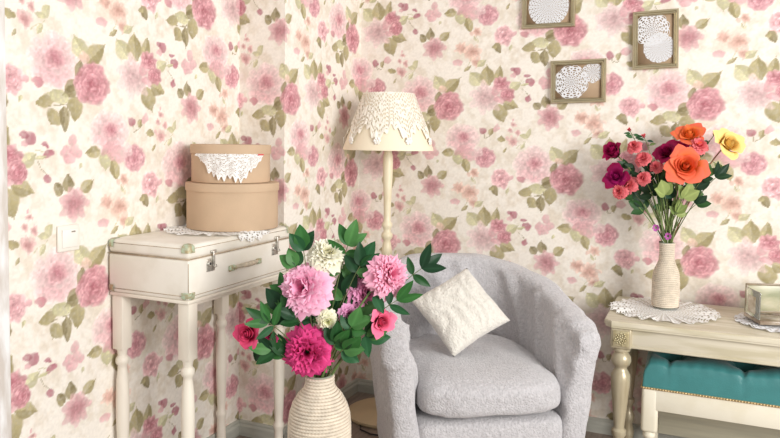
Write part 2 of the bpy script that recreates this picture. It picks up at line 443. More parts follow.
# ------------------------------------------------------------------ shared materials
CREAM = mat('cream_painted_wood', (236, 229, 214), .45, vary=.1, vscale=5, col2=(228, 218, 204), stretch=(2, 2, .6))
def lace_mat(name, kind, n, m, col=(246, 245, 242), fill=.5):
    """white thread with open holes; uv: u round, v outwards (or plain)"""
    M_ = bpy.data.materials.new(name); M_.use_nodes = True; nt = M_.node_tree; N, L = nt.nodes, nt.links
    b = N['Principled BSDF']; b.inputs['Base Color'].default_value = (*lin(col), 1); b.inputs['Roughness'].default_value = .85
    out = N['Material Output']
    uv = N.new('ShaderNodeUVMap'); sp = N.new('ShaderNodeSeparateXYZ'); L.new(uv.outputs[0], sp.inputs[0])
    def M2(op, a, b_=None, c_=None):
        q = N.new('ShaderNodeMath'); q.operation = op
        for i, x in enumerate((a, b_, c_)):
            if x is None: continue
            if isinstance(x, (int, float)): q.inputs[i].default_value = x
            else: L.new(x, q.inputs[i])
        return q.outputs[0]
    u, v = sp.outputs[0], sp.outputs[1]
    if kind == 'polar':
        ring = M2('FRACT', M2('MULTIPLY', v, m)); odd = M2('FLOOR', M2('MULTIPLY', v, m))
        par = M2('MODULO', odd, 2.0)
        cnt = M2('MULTIPLY', M2('MULTIPLY_ADD', par, n, n), 1.0)
        cu = M2('FRACT', M2('ADD', M2('MULTIPLY', u, cnt), M2('MULTIPLY', par, .5)))
        du = M2('ABSOLUTE', M2('SUBTRACT', cu, .5)); dv = M2('ABSOLUTE', M2('SUBTRACT', ring, .5))
        d = M2('SQRT', M2('ADD', M2('MULTIPLY', M2('MULTIPLY', du, du), 1.3), M2('MULTIPLY', dv, dv)))
        hole = M2('LESS_THAN', d, fill * .55)
        keep = M2('SUBTRACT', 1.0, hole)
    else:   # diamond net
        a = M2('FRACT', M2('ADD', M2('MULTIPLY', u, n), M2('MULTIPLY', v, m)))
        c = M2('FRACT', M2('SUBTRACT', M2('MULTIPLY', u, n), M2('MULTIPLY', v, m)))
        ka = M2('GREATER_THAN', M2('ABSOLUTE', M2('SUBTRACT', a, .5)), .5 * (1 - (1 - fill)))
        kc = M2('GREATER_THAN', M2('ABSOLUTE', M2('SUBTRACT', c, .5)), .5 * (1 - (1 - fill)))
        keep = M2('MAXIMUM', ka, kc)
        nz = N.new('ShaderNodeTexNoise'); nz.inputs['Scale'].default_value = 9 if kind == 'net' else 16; L.new(uv.outputs[0], nz.inputs[0])
        keep = M2('MAXIMUM', keep, M2('GREATER_THAN', nz.outputs[0], .56 if kind == 'net' else .5))
        # solid band along the hem
        keep = M2('MAXIMUM', keep, M2('GREATER_THAN', v, .9))
    tr = N.new('ShaderNodeBsdfTransparent'); mx = N.new('ShaderNodeMixShader')
    L.new(keep, mx.inputs[0]); L.new(tr.outputs[0], mx.inputs[1]); L.new(b.outputs[0], mx.inputs[2]); L.new(mx.outputs[0], out.inputs[0])
    bp = N.new('ShaderNodeBump'); bp.inputs['Strength'].default_value = .5; bp.inputs['Distance'].default_value = .002
    n2 = N.new('ShaderNodeTexNoise'); n2.inputs['Scale'].default_value = 90; L.new(uv.outputs[0], n2.inputs[0])
    L.new(n2.outputs[0], bp.inputs['Height']); L.new(bp.outputs[0], b.inputs['Normal'])
    return M_
LACE_R = lace_mat('round_lace', 'polar', 34, 18, fill=.52)
LACE_F = lace_mat('fine_round_lace', 'polar', 26, 13, col=(228, 228, 230), fill=.46)
LACE_W = lace_mat('crochet_lace', 'polar', 12, 9, col=(228, 228, 230), fill=.58)
LACE_N = lace_mat('lace_net', 'net', 22, 10, col=(248, 243, 230), fill=.62)
LACE_P = lace_mat('lace_panel', 'panel', 22, 14, fill=.66)

def doily_bm(R, lobes=18, lobe=.05, ruffle=.004, seed=1, n=144, rings=14, thick=.0015, warp=None):
    bm = new(); uvl = bm.loops.layers.uv.new('uv'); rnd = random.Random(seed); ph = rnd.random() * 6
    def f(i, j):
        a = 2 * PI * i; rr = R * (.015 + .985 * j) * (1 + (lobe * abs(math.sin(lobes * a / 2)) + .012 * math.sin(lobes * 4 * a)) * sst(.6, 1, j))
        z = thick + ruffle * (sst(.35, 1, j)) * (1.0 + .8 * math.sin(lobes * a + ph + 5 * j) + .6 * math.sin(5 * a + ph) + .5 * math.sin(31 * a))
        p = Vector((rr * math.cos(a), rr * math.sin(a), max(thick, z)))
        if warp: p = warp(p)
        return (p, (i, j), None)
    add_grid(bm, f, n, rings, cu=True, uvl=uvl)
    return bm

# ------------------------------------------------------------------ light switch on the left wall
t = thing('light_switch', 'small square off-white light switch on the floral wall', 'light switch', (XL, 1.558, .938))
MSW = mat('switch_plastic', (236, 232, 222), .35)
bm = new(); add_box(bm, (.005, 0, 0), (.010, .080, .080), .004, 3); obj('plate', bm, MSW, t)
bm = new(); add_box(bm, (.012, 0, 0), (.006, .056, .056), .002, 2, Matrix.Rotation(rad(3), 4, 'Y')); obj('rocker', bm, mat('switch_rocker', (243, 240, 232), .3), t)
bm = new(); add_box(bm, (.0162, .010, .020), (.0015, .014, .004)); obj('indicator', bm, mat('switch_mark', (150, 140, 128), .5), t)

# ------------------------------------------------------------------ side table under the suitcase
t = thing('side_table', 'narrow cream side table with turned legs carrying the white suitcase', 'table', (-1.585, 2.0075, 0))
bm = new(); add_box(bm, (0, 0, .7385), (.318, .580, .012), .003); obj('tabletop', bm, CREAM, t)
bm = new()
for x, y, sx, sy in ((0, .272, .27, .012), (-.142, 0, .012, .52), (.142, 0, .012, .52)):
    add_box(bm, (x, y, .7265), (sx, sy, .013), .002)
obj('apron', bm, CREAM, t)
LEGP = [(.012, 0), (.017, .02), (.019, .05), (.0165, .11), (.016, .13), (.021, .145), (.021, .155), (.015, .165), (.017, .20), (.0205, .30), (.0215, .38), (.019, .45),
        (.015, .485), (.0145, .497), (.0205, .505), (.0215, .514), (.0205, .522), (.0145, .530), (.016, .545), (.019, .552), (.019, .558)]
for x, y, zz in ((-.135, -.2625, .553), (.135, -.2625, .553), (-.135, .2625, .553), (.135, .2625, .553)):
    bm = new(); add_lathe(bm, LEGP, 24, (x, y, 0)); add_box(bm, (x, y, (.552 + .733) / 2), (.044, .044, .733 - .552), .005)
    obj('leg', bm, CREAM, t, edge=40)

# ------------------------------------------------------------------ suitcase
t = thing('suitcase', 'vintage white suitcase with green metal corners on the narrow table', 'suitcase', (-1.585, 2.0075, .745))
MCASE = mat('white_suitcase', (232, 226, 213), .42, vary=.07, vscale=7, col2=(240, 235, 224))
MEDGE = mat('worn_suitcase_edge', (176, 156, 132), .6, vary=.35, vscale=60)
MPAT = mat('verdigris_metal', (184, 202, 176), .45, metal=.15, vary=.12, vscale=70, col2=(176, 160, 124))
MNICK = mat('aged_nickel', (206, 203, 194), .28, metal=.8, vary=.3, vscale=120)
bm = new(); add_box(bm, (0, 0, .0630), (.324, .584, .127), .008, 4); obj('case_base', bm, MCASE, t, edge=60)
bm = new(); add_box(bm, (0, 0, .1505), (.326, .586, .046), .013, 4); obj('lid', bm, MCASE, t, edge=60)
bm = new()
for z, ex in ((.1275, .0015), ):
    add_box(bm, (0, 0, z), (.3252, .5852, .0022), .0)
for x in (-.1625, .1625):
    for y in (-.2925, .2925):
        add_tube(bm, [(x * .987, y * .993, .018), (x * .987, y * .993, .115)], .0012, 5)
for (x0, y0, x1, y1) in ((-.15, -.2932, .15, -.2932), (.1632, -.28, .1632, .28), (-.1632, -.28, -.1632, .28), (-.15, .2932, .15, .2932)):
    for z in (.161, .0135):
        add_tube(bm, [(x0, y0, z), (x1, y1, z)], .0011, 5)
obj('edge_binding', bm, MEDGE, t)
for sx in (-1, 1):
    for sy in (-1, 1):
        for z, s in ((.152, 1), (.021, -1)):
            bm = new()
            M_ = Matrix.Translation((sx * .1375, sy * .2655, z - s * .004)) @ Matrix.Diagonal((sx * .0285, sy * .0305, s * .0265, 1))
            def f(i, j):
                a, b = i * PI / 2, j * PI / 2
                p = Vector((math.cos(a) * math.cos(b), math.sin(a) * math.cos(b), math.sin(b)))
                e = .5; p = Vector([math.copysign(abs(c) ** e, c) for c in p])
                k = 1.0 + .05 * (noise.noise(Vector((i * 6 + sx, j * 6 + sy, s))))
                return M_ @ (p * k)
            add_grid(bm, f, 10, 10)
            add_lathe(bm, [(.003, 0), (.003, .002), (.0015, .003)], 8, mtx=Matrix.Translation((sx * .1655, sy * .276, z)) @ Matrix.Rotation(sx * PI / 2, 4, 'Y'))
            obj('corner_cap', bm, MPAT, t)
for y in (-.186, .186):
    bm = new()
    add_box(bm, (.1625, y, .098), (.004, .040, .042), .001); lt = obj('latch', bm, MNICK, t)
    bm = new(); add_lathe(bm, [(.009, 0), (.009, .004), (.005, .005), (.0045, .0035)], 18, mtx=Matrix.Translation((.1645, y - .008, .102)) @ Matrix.Rotation(PI / 2, 4, 'Y')); obj('lock_plate', bm, MNICK, lt)
    bm = new(); add_box(bm, (.168, y + .010, .118), (.006, .009, .048), .002); add_box(bm, (.167, y + .010, .140), (.006, .028, .010), .002)
    add_tube(bm, [(.171, y + .004, .098), (.174, y + .004, .09), (.174, y + .018, .09), (.171, y + .018, .098)], .0016, 6); obj('hasp', bm, MNICK, lt)
    bm = new(); add_lathe(bm, [(.0035, 0), (.0035, .0008)], 10, mtx=Matrix.Translation((.1692, y - .008, .102)) @ Matrix.Rotation(PI / 2, 4, 'Y')); obj('keyhole', bm, mat('keyhole_black', (40, 36, 34), .6), lt)
bm = new(); add_tube(bm, [(.166 + .020 * math.sin(PI * k / 12), -.072 + .144 * k / 12, .071 + .004 * math.sin(PI * k / 12)) for k in range(13)], [.005 + .004 * math.sin(PI * k / 12) for k in range(13)], 10)
h = obj('handle', bm, mat('handle_worn_leather', (196, 182, 160), .5, vary=.3, vscale=90), t)
for y in (-.078, .078):
    bm = new(); add_box(bm, (.166, y, .070), (.008, .030, .020), .003); add_lathe(bm, [(.006, 0), (.006, .008), (.003, .010)], 12, mtx=Matrix.Translation((.168, y * .85, .070)) @ Matrix.Rotation(PI / 2, 4, 'Y')); obj('handle_mount', bm, MPAT, h)

# ------------------------------------------------------------------ lace doily on the suitcase lid, spilling over its front edge
SX = -1.585 + .1632
def over(p):
    X = p.x + -1.575; e = X - (SX - .008)
    if e > 0:
        return Vector((SX + .004 + .35 * min(e, .01) - (-1.575), p.y, p.z - max(0, e) * .95))
    return p
bm = doily_bm(.172, 20, .07, .0035, 3, warp=over)
tag(obj('lace_doily', bm, LACE_R), 'white crochet doily lying between suitcase lid and hat boxes', 'doily').location = (-1.575, 2.055, .9195)

# ------------------------------------------------------------------ hat boxes
KRAFT = mat('kraft_card', (198, 171, 142), .8, vary=.06, vscale=12, bump=.06, bscale=200)
def hatbox(name, label, r, h, lid, loc, seg=64):
    t = thing(name, label, 'box', loc)
    rp = lambda a, z: 1 + .004 * math.sin(8 * a + .7)
    bm = new(); add_lathe(bm, [(r - .004, 0), (r - .002, .002), (r - .002, h - lid * .4)], seg, ripple=rp); obj('box_body', bm, KRAFT, t, edge=40)
    bm = new(); add_lathe(bm, [(r + .0005, h - lid), (r + .002, h - lid), (r + .002, h - .003), (r, h), (r - .006, h + .0005), (r * .5, h + .0005)], seg, ripple=rp); obj('lid', bm, KRAFT, t, edge=40)
    return t
hatbox('hat_box', 'large round kraft cardboard hat box standing on the suitcase', .167, .165, .028, (-1.575, 2.147, .9225))
hatbox('hat_box', 'smaller round kraft cardboard hat box stacked on top with lace hanging out', .144, .136, .032, (-1.585, 2.15, 1.089))
# lace caught under the upper lid
def lace_drape():
    bm = new(); uvl = bm.loops.layers.uv.new('uv')
    prof = [(0, .006), (.04, .010), (.09, .026), (.17, .030), (.22, .062), (.32, .078), (.42, .090), (.5, .078), (.58, .092), (.68, .094), (.74, .064), (.82, .056), (.9, .028), (.97, .012), (1, .006)]
    def f(i, j):
        a = rad(-108) + i * rad(104)
        d = interp(prof, i) * (1 + .1 * math.sin(i * 90)) * j + .001
        r = .1485 + .004 * math.sin(i * 34 + j * 2) * j + .003 * j
        return (Vector((r * math.cos(a), r * math.sin(a), -d)), (i, j), None)
    add_grid(bm, f, 110, 12, uvl=uvl)
    return bm
o = tag(obj('lace_cloth', lace_drape(), LACE_P), 'white lace cloth hanging from under the upper hat box lid', 'cloth'); o.location = (-1.585, 2.15, 1.194)
bm = new(); uv_ = None
def f(i, j):
    a = rad(-16) + i * rad(11); r = .1515
    return Vector((r * math.cos(a), r * math.sin(a), -.001 - .005 * j))
add_grid(bm, f, 8, 2); tag(obj('ribbon', bm, mat('red_ribbon', (214, 84, 84), .6)), 'tiny red ribbon tab under the upper hat box lid', 'ribbon').location = (-1.585, 2.15, 1.194)

# ------------------------------------------------------------------ floor lamp
t = thing('floor_lamp', 'cream floor lamp with turned pole and lace covered shade behind the armchair', 'lamp', (-1.278, 2.885, 0))
LCR = mat('lamp_cream', (238, 229, 200), .4, vary=.08, vscale=6, col2=(228, 216, 184))
bm = new(); add_lathe(bm, [(.165, 0), (.172, .008), (.172, .018), (.160, .024), (.05, .028), (.03, .034)], 64); obj('base', bm, mat('lamp_base_wood', (206, 184, 148), .5, vary=.1, vscale=8), t, edge=35)
PP = [(.03, .03), (.034, .05), (.026, .08), (.018, .10), (.024, .16), (.026, .30), (.024, .5), (.020, .62), (.017, .66), (.026, .672), (.026, .684), (.016, .695), (.020, .72), (.0245, .75), (.019, .785), (.0155, .80),
      (.024, .812), (.026, .822), (.024, .832), (.0155, .842), (.018, .855), (.0235, .865), (.0235, .875), (.0165, .885), (.0155, .91), (.0165, .96), (.019, 1.02), (.0215, 1.09), (.0225, 1.15), (.021, 1.18), (.0165, 1.20), (.014, 1.24)]
bm = new(); add_lathe(bm, PP, 28); obj('pole', bm, LCR, t)
bm = new(); add_lathe(bm, [(.012, 1.23), (.014, 1.25), (.014, 1.28), (.008, 1.285), (.022, 1.31), (.028, 1.34), (.02, 1.37), (.004, 1.38)], 20); obj('bulb', bm, mat('bulb_glass', (245, 240, 228), .3), t)
SH = mat('cream_shade_fabric', (244, 233, 208), .8, bump=.05, bscale=300)
bm = new(); add_lathe(bm, [(.1985, 1.205), (.2015, 1.205), (.2015, 1.212), (.1115, 1.4515), (.1105, 1.456), (.1075, 1.456), (.1085, 1.451), (.1985, 1.211)], 72)
for f_ in [f_ for f_ in bm.faces if len(f_.verts) > 8]: bm.faces.remove(f_)
sh = obj('lamp_shade', bm, SH, t, edge=50)
bm = new(); add_tube(bm, [(.0, .0, 1.42)] + [(0, .121, 1.42)], .002, 5); add_tube(bm, [(0, 0, 1.42), (.104, -.060, 1.42)], .002, 5); add_tube(bm, [(0, 0, 1.42), (-.104, -.060, 1.42)], .002, 5); add_tube(bm, [(0, 0, 1.38), (0, 0, 1.42)], .004, 6)
obj('shade_carrier', bm, MNICK, sh)
bm = new(); uvl = bm.loops.layers.uv.new('uv')
def f(i, j):
    a = 2 * PI * i; n_ = 9
    q = abs(((i * n_) % 1) - .5) * 2                     # 1 at the points
    ln = .60 + .30 * q ** 1.3 + .05 * math.sin(i * 2 * PI * 36)
    s = j * ln
    r = .1115 + (.2015 - .1115) * s + .0035 + .003 * j * abs(math.sin(a * 27)) + (.006 * q if j > .9 else 0)
    return (Vector((r * math.cos(a), r * math.sin(a), 1.457 - .245 * s)), (i * 2.5, j), None)
add_grid(bm, f, 288, 14, cu=True, uvl=uvl); obj('lace_cover', bm, LACE_N, sh)
for k in range(9):
    bm = new(); a = 2 * PI * (k) / 9
    for q in range(7):
        b = q * PI / 3; off = (.0 if q == 6 else .011)
        zc = 1.457 - .245 * .86 + off * math.sin(b); rr = .1115 + .090 * .86 + .010; aa = a + off * math.cos(b) / rr
        add_lathe(bm, [(.0005, -.002), (.0065, -.001), (.0065, .001), (.0005, .003)], 8, mtx=Matrix.Translation((rr * math.cos(aa), rr * math.sin(aa), zc)) @ Matrix.Rotation(aa, 4, 'Z') @ Matrix.Rotation(PI / 2, 4, 'Y'))
    obj('crochet_flower', bm, mat('white_thread', (248, 246, 240), .85), sh)
bm = new(); add_tube(bm, [(-1.33, 2.74, .006), (-1.30, 2.68, .005), (-1.24, 2.655, .005), (-1.17, 2.66, .005), (-1.08, 2.72, .005), (-1.0, 2.9, .005), (-.95, 3.04, .005)], .0035, 6)
tag(obj('power_cord', bm, mat('black_cord', (38, 34, 32), .5)), 'thin black cord lying on the floor beside the lamp base', 'cord')

# ------------------------------------------------------------------ armchair
CH = thing('armchair', 'grey plush tub armchair with loose fitted cover', 'armchair', (-.785, 2.50, 0), rad(33))
MPL = mat('grey_plush', (194, 191, 193), .95, vary=.17, vscale=95, bump=.75, bscale=165, sheen=.5, spec=.1)
HW, RB, TH = .296, .296, .104
def rail(s):
    """outer outline of the tub, s 0 (left front) .. 1 (right front)"""
    st = .36; L1, L2 = st, PI * RB; T = 2 * L1 + L2; d = s * T
    yb = .0
    if d < L1: return Vector((-HW, -.345 + d, 0)), Vector((-1, 0, 0))
    if d > L1 + L2: return Vector((HW, -.345 + (T - d), 0)), Vector((1, 0, 0))
    a = PI - (d - L1) / RB
    return Vector((RB * math.cos(a), -.345 + st + RB * math.sin(a) * .93, 0)), Vector((math.cos(a), math.sin(a), 0))
def rim_h(s):
    k = abs(s - .5) * 2
    return .782 - .115 * min(1, max(0, (k - .14) / .66)) - .02 * sst(.8, 1, k)
def tub():
    bm = new()
    NS, NC = 150, 64
    secs = []
    for i in range(NS + 1):
        s = i / NS; p, n = rail(s); h = rim_h(s)
        k = min(s, 1 - s); fr = 1 - sst(0, .035, k)            # rounding of the arm fronts
        th = TH * (1 - .0 * fr); inset = .030 * fr
        flare = .085
        sec = []
        for c in range(NC):
            q = c / NC
            # closed loop: outside up, over the rim, inside down, under
            if q < .42: z = q / .42 * (h - th / 2); off = flare * z / h
            elif q < .58:
                a = (q - .42) / .16 * PI; z = h - th / 2 + math.sin(a) ** .6 * th / 2; off = flare + (-th / 2 + math.copysign(abs(math.cos(a)) ** .6, math.cos(a)) * th / 2)
            else: z = (1 - (q - .58) / .42) * (h - th / 2); off = flare * z / h - th
            ctr = flare * min(1, z / h) - th / 2
            off = ctr + (off - ctr) * (1 - .16 * fr)
            zz = z - (.02 * fr if z > h - th else 0)
            P = p + n * off + Vector((0, 0, zz))
            w_ = .008 * noise.noise(Vector((s * 9, z * 5, 3))) + .006 * noise.noise(Vector((s * 26 + z * 16, z * 5, q * 3)))
            diag = .018 * max(0, math.sin((s * 60 + z * 26) + 3 * noise.noise(Vector((s * 5, z * 4, 9))))) ** 2 * sst(.1, .5, z) * (1 if q > .55 else .35)
            inner = q > .55
            P += n * (w_ + diag * (1 if not inner else -1)) + Vector((0, 0, .006 * noise.noise(Vector((s * 14, q * 2, 1))) * (1 if .3 < q < .7 else 0)))
            if s in (0, 1) or k < .03: P += Vector((0, -.012 * (1 - fr) if False else 0, 0))
            sec.append(bm.verts.new(P))
        secs.append(sec)
    for a, b in zip(secs, secs[1:]):
        for c in range(NC):
            d = (c + 1) % NC; bm.faces.new((a[c], b[c], b[d], a[d]))
    # padded arm fronts
    for sec, sgn in ((secs[0], 1), (secs[-1], -1)):
        prev = sec
        ctrz = [v.co.z for v in sec]; cx = sum(v.co.x for v in sec) / len(sec)
        for step, (sc, dy) in enumerate(((.93, -.012), (.75, -.022), (.45, -.028))):
            ring = []
            for v in sec:
                x = cx + (v.co.x - cx) * sc; topz = max(ctrz)
                z = v.co.z if v.co.z < .02 else v.co.z - (1 - sc) * .05 * sst(topz - .18, topz, v.co.z)
                ring.append(bm.verts.new((x, v.co.y + dy + .004 * noise.noise(Vector((x * 30, z * 20, 0))), z)))
            for c in range(NC):
                d = (c + 1) % NC
                bm.faces.new((prev[c], prev[d], ring[d], ring[c]))
            prev = ring
        m = NC // 2
        for c in range(m):        # close left and right halves
            a, b, c2, d = prev[c], prev[c + 1], prev[(NC - 1 - c - 1) % NC], prev[(NC - 1 - c) % NC]
            if len({a, b, c2, d}) >= 4: bm.faces.new((a, b, c2, d))
            elif len({a, b, c2, d}) == 3: bm.faces.new(list(dict.fromkeys((a, b, c2, d))))
    return bm
obj('tub_back', tub(), MPL, CH)
bm = new()
for x in (-.262, .262): pass
def puff(c, s, r, nz=1, seed=0, amp=.006, k=3.2, round_front=0, n=48, m=28, fr=12):
    """soft superellipsoid block"""
    bm = new()
    def f(i, j):
        a = 2 * PI * i; b = -PI / 2 + PI * j
        ca, sa, cb, sb = math.cos(a), math.sin(a), math.cos(b), math.sin(b)
        e = 2 / k; e2 = 2 / r
        sg = lambda v, p: math.copysign(abs(v) ** p, v)
        x = sg(ca, e) * sg(cb, e2); y = sg(sa, e) * sg(cb, e2); z = sg(sb, e2)
        P = Vector((x * s[0] / 2, y * s[1] / 2, z * s[2] / 2))
        if round_front and y < 0: P.y += -round_front * (1 - x * x) * abs(y)
        w_ = amp * noise.noise(P * fr + Vector((seed, 0, 0))) + amp * .5 * noise.noise(P * fr * 2.7 + Vector((seed, 5, 0)))
        P += P.normalized() * w_
        return P + Vector(c)
    add_grid(bm, f, n, m, cu=True)
    bmesh.ops.remove_doubles(bm, verts=bm.verts, dist=.0006)
    return bm
bm = puff((-.0, -.075, .418), (.500, .62, .150), 3.6, amp=.010, k=6.5, round_front=.03, n=120, m=56, fr=9)
for v in bm.verts:
    if v.co.z > .43:
        v.co.z += .016 * max(0, math.sin(v.co.x * 40 + v.co.y * 30 + 2 * noise.noise(v.co * 6))) * sst(-.2, .1, v.co.y) - .012 * sst(-.1, .2, v.co.y)
obj('seat_cushion', bm, MPL, CH)
bm = puff((0, -.098, .174), (.500, .55, .345), 16, amp=.006, k=14, n=80, m=40, fr=8)
obj('front_skirt', bm, MPL, CH)

# ------------------------------------------------------------------ pillow
def pillow_bm(a=.30, th=.12):
    bm = new(); n = 40
    for side in (1, -1):
        def f(i, j):
            u, v = i * 2 - 1, j * 2 - 1
            e = (1 - abs(u) ** 2.6) * (1 - abs(v) ** 2.6); z = side * th / 2 * max(0, e) ** .55
            pin = 1 - .07 * (1 - abs(u)) ** 1 * abs(v) ** 6 ; pin2 = 1 - .07 * (1 - abs(v)) * abs(u) ** 6
            P = Vector((u * a / 2 * pin2, v * a / 2 * pin, z))
            q = (P.x * 1 + P.y * .25)
            P.z += side * (.0045 * math.sin(P.y * 120 + 6 * noise.noise(P * 14)) * max(0, e) ** .5 + .010 * noise.noise(P * 9) * e)
            return P
        add_grid(bm, f, n, n)
    bmesh.ops.remove_doubles(bm, verts=bm.verts, dist=.0008)
    return bm
MPI = mat('ivory_plush', (228, 223, 213), .95, vary=.09, vscale=60, bump=.8, bscale=110, sheen=.4, spec=.1)
pb, pt_, pl_, pr_ = Vector((-.80, 2.395, .472)), Vector((-.822, 2.62, .765)), Vector((-.955, 2.385, .652)), Vector((-.612, 2.50, .592))
pb, pt_, pl_, pr_ = [Vector(q) for q in PILLOW]
o = tag(obj('throw_pillow', pillow_bm(), MPI), 'square ivory plush pillow leaning on a corner in the grey armchair', 'pillow')
cen = (pb + pt_ + pl_ + pr_) / 4
e1 = (pr_ - pl_).normalized(); e2 = (pt_ - pb); e2 = (e2 - e1 * e2.dot(e1)).normalized(); e3 = e1.cross(e2)
X = (e1 - e2).normalized(); Y = (e1 + e2).normalized()
sc1 = (pr_ - pl_).length / (.30 * math.sqrt(2)); sc2 = (pt_ - pb).length / (.30 * math.sqrt(2))
o.matrix_world = Matrix.Translation(cen) @ Matrix((( X.x, Y.x, e3.x, 0), (X.y, Y.y, e3.y, 0), (X.z, Y.z, e3.z, 0), (0, 0, 0, 1))) @ Matrix.Diagonal(((sc1 + sc2) / 2, (sc1 + sc2) / 2, 1, 1))

# ------------------------------------------------------------------ rope-wound bottles
def rope_mat():
    m = mat('jute_rope', (218, 206, 188), .9, vary=.16, vscale=40, spec=.15)
    nt = m.node_tree; N, L = nt.nodes, nt.links; b = N['Principled BSDF']
    uv = N.new('ShaderNodeUVMap'); wv = N.new('ShaderNodeTexWave'); wv.wave_type = 'BANDS'; wv.bands_direction = 'DIAGONAL'
    wv.inputs['Scale'].default_value = 1.0; L.new(uv.outputs[0], wv.inputs[0]); wv.inputs['Distortion'].default_value = .6
    bp = N.new('ShaderNodeBump'); bp.inputs['Strength'].default_value = .7; bp.inputs['Distance'].default_value = .0012
    L.new(wv.outputs[1] if len(wv.outputs) > 1 else wv.outputs[0], bp.inputs['Height']); L.new(bp.outputs[0], b.inputs['Normal'])
    return m
ROPE = rope_mat()
def wound_bottle(name, label, loc, prof, pitch, seg=72):
    """prof: (r, z) outline of the glass; rope is wound on it"""
    t = thing(name, label, 'vase', loc)
    bm = new(); add_lathe(bm, [(prof[0][0] - .01, .001)] + [(r - pitch * .3, z) for r, z in prof[1:]] + [(prof[-1][0] - pitch * .9, prof[-1][1]), (prof[-1][0] - pitch, prof[-1][1] - .06)], 48)
    obj('bottle', bm, mat('bottle_glass', (150, 160, 140), .2), t)
    # arc length of the outline
    L_ = [0]
    for (r0, z0), (r1, z1) in zip(prof, prof[1:]): L_.append(L_[-1] + math.hypot(r1 - r0, z1 - z0))
    turns = L_[-1] / pitch
    tabr = list(zip(L_, [p[0] for p in prof])); tabz = list(zip(L_, [p[1] for p in prof]))
    n = int(turns * seg); ns = 7
    bm = new(); uvl = bm.loops.layers.uv.new('uv'); rings = []; dist = 0; prev = None
    for i in range(n + 1):
        s = i / n * L_[-1]; a = 2 * PI * i / seg
        r, z = interp(tabr, s), interp(tabz, s); e = .003
        dr, dz = interp(tabr, s + e) - interp(tabr, s - e), interp(tabz, s + e) - interp(tabz, s - e)
        ln = math.hypot(dr, dz) or 1; dr, dz = dr / ln, dz / ln
        wob = .0006 * noise.noise(Vector((a * 2.1, s * 300, 0)))
        c = Vector((r * math.cos(a), r * math.sin(a), z))
        rd = Vector((math.cos(a), math.sin(a), 0))
        T = rd * dr + Vector((0, 0, dz)); Nn = rd * dz - Vector((0, 0, dr))
        if prev is not None: dist += (c - prev).length
        prev = c.copy()
        rings.append(([bm.verts.new(c + (Nn * math.cos(2 * PI * k / ns) + T * math.sin(2 * PI * k / ns)) * (pitch * .53) + Nn * wob) for k in range(ns)], dist))
    for (A, da), (B, db) in zip(rings, rings[1:]):
        for k in range(ns):
            k2 = (k + 1) % ns; f_ = bm.faces.new((A[k], B[k], B[k2], A[k2]))
            ua, ub = da / (pitch * 1.6), db / (pitch * 1.6)
            for l, q in zip(f_.loops, ((ua, k / ns), (ub, k / ns), (ub, (k + 1) / ns), (ua, (k + 1) / ns))): l[uvl].uv = q
    obj('rope_winding', bm, ROPE, t)
    return t
BV = (-.977, 1.745)
wound_bottle('rope_vase', 'tall rope wound bottle vase on the floor before the grey armchair', (BV[0], BV[1], 0),
             [(.086, .005), (.087, .10), (.087, .30), (.0865, .43), (.083, .462), (.074, .492), (.060, .516), (.047, .530), (.040, .540), (.0375, .552), (.0375, .575)], .0093)
SV = (-.108, 2.95)
wound_bottle('rope_vase', 'slim rope wound bottle vase on the white doily on the console', (SV[0], SV[1], .6105),
             [(.047, .0030), (.0485, .03), (.0485, .10), (.0465, .128), (.041, .150), (.033, .168), (.0275, .184), (.0255, .205), (.0255, .235), (.0275, .255)], .0072, 60)

# ------------------------------------------------------------------ console table
CT = thing('console_table', 'pale olive-cream antique console table with thick turned legs against the back wall', 'table', (.325, 2.873, 0))
MCON = mat('console_paint', (218, 210, 190), .4, vary=.1, vscale=7, col2=(200, 191, 164), stretch=(.7, 5, 5))
MLEG = mat('console_leg_paint', (206, 196, 170), .32, metal=.25, vary=.2, vscale=7, col2=(174, 160, 130), stretch=(4, 4, .6))
MGILT = mat('worn_gilt', (208, 198, 164), .35, metal=.4, vary=.2, vscale=60, col2=(178, 164, 124))
bm = new()
hx, hy, c = .628, .229, .028
for z0, z1, g in ((.580, .588, -.004), (.588, .602, 0), (.602, .605, -.003)):
    o_ = [(-hx - g, -hy + c), (-hx + c, -hy - g), (hx - c, -hy - g), (hx + g, -hy + c), (hx + g, hy), (-hx - g, hy)]
    A = [bm.verts.new((x, y, z0)) for x, y in o_]; B = [bm.verts.new((x, y, z1)) for x, y in o_]
    for i in range(6):
        j = (i + 1) % 6; bm.faces.new((A[i], A[j], B[j], B[i]))
    bm.faces.new(A[::-1]); bm.faces.new(B)
obj('tabletop', bm, MCON, CT, edge=30)
bm = new()
add_box(bm, (0, -.196, .543), (1.09, .022, .074), .002); add_box(bm, (0, .196, .543), (1.09, .022, .074), .002)
add_box(bm, (-.580, 0, .543), (.022, .33, .074), .002); add_box(bm, (.580, 0, .543), (.022, .33, .074), .002)
add_box(bm, (0, -.200, .512), (1.09, .022, .008), .002)
obj('apron', bm, MCON, CT, edge=30)
LP = [(.016, 0), (.024, .01), (.028, .05), (.020, .085), (.026, .10), (.028, .12), (.022, .135), (.018, .15), (.020, .165), (.026, .175), (.026, .19), (.0185, .198), (.019, .21), (.025, .27), (.031, .335), (.0345, .375), (.0335, .40), (.026, .415), (.021, .424),
      (.022, .430), (.031, .438), (.0355, .452), (.034, .468), (.026, .480), (.022, .485), (.031, .490), (.032, .497), (.028, .502)]
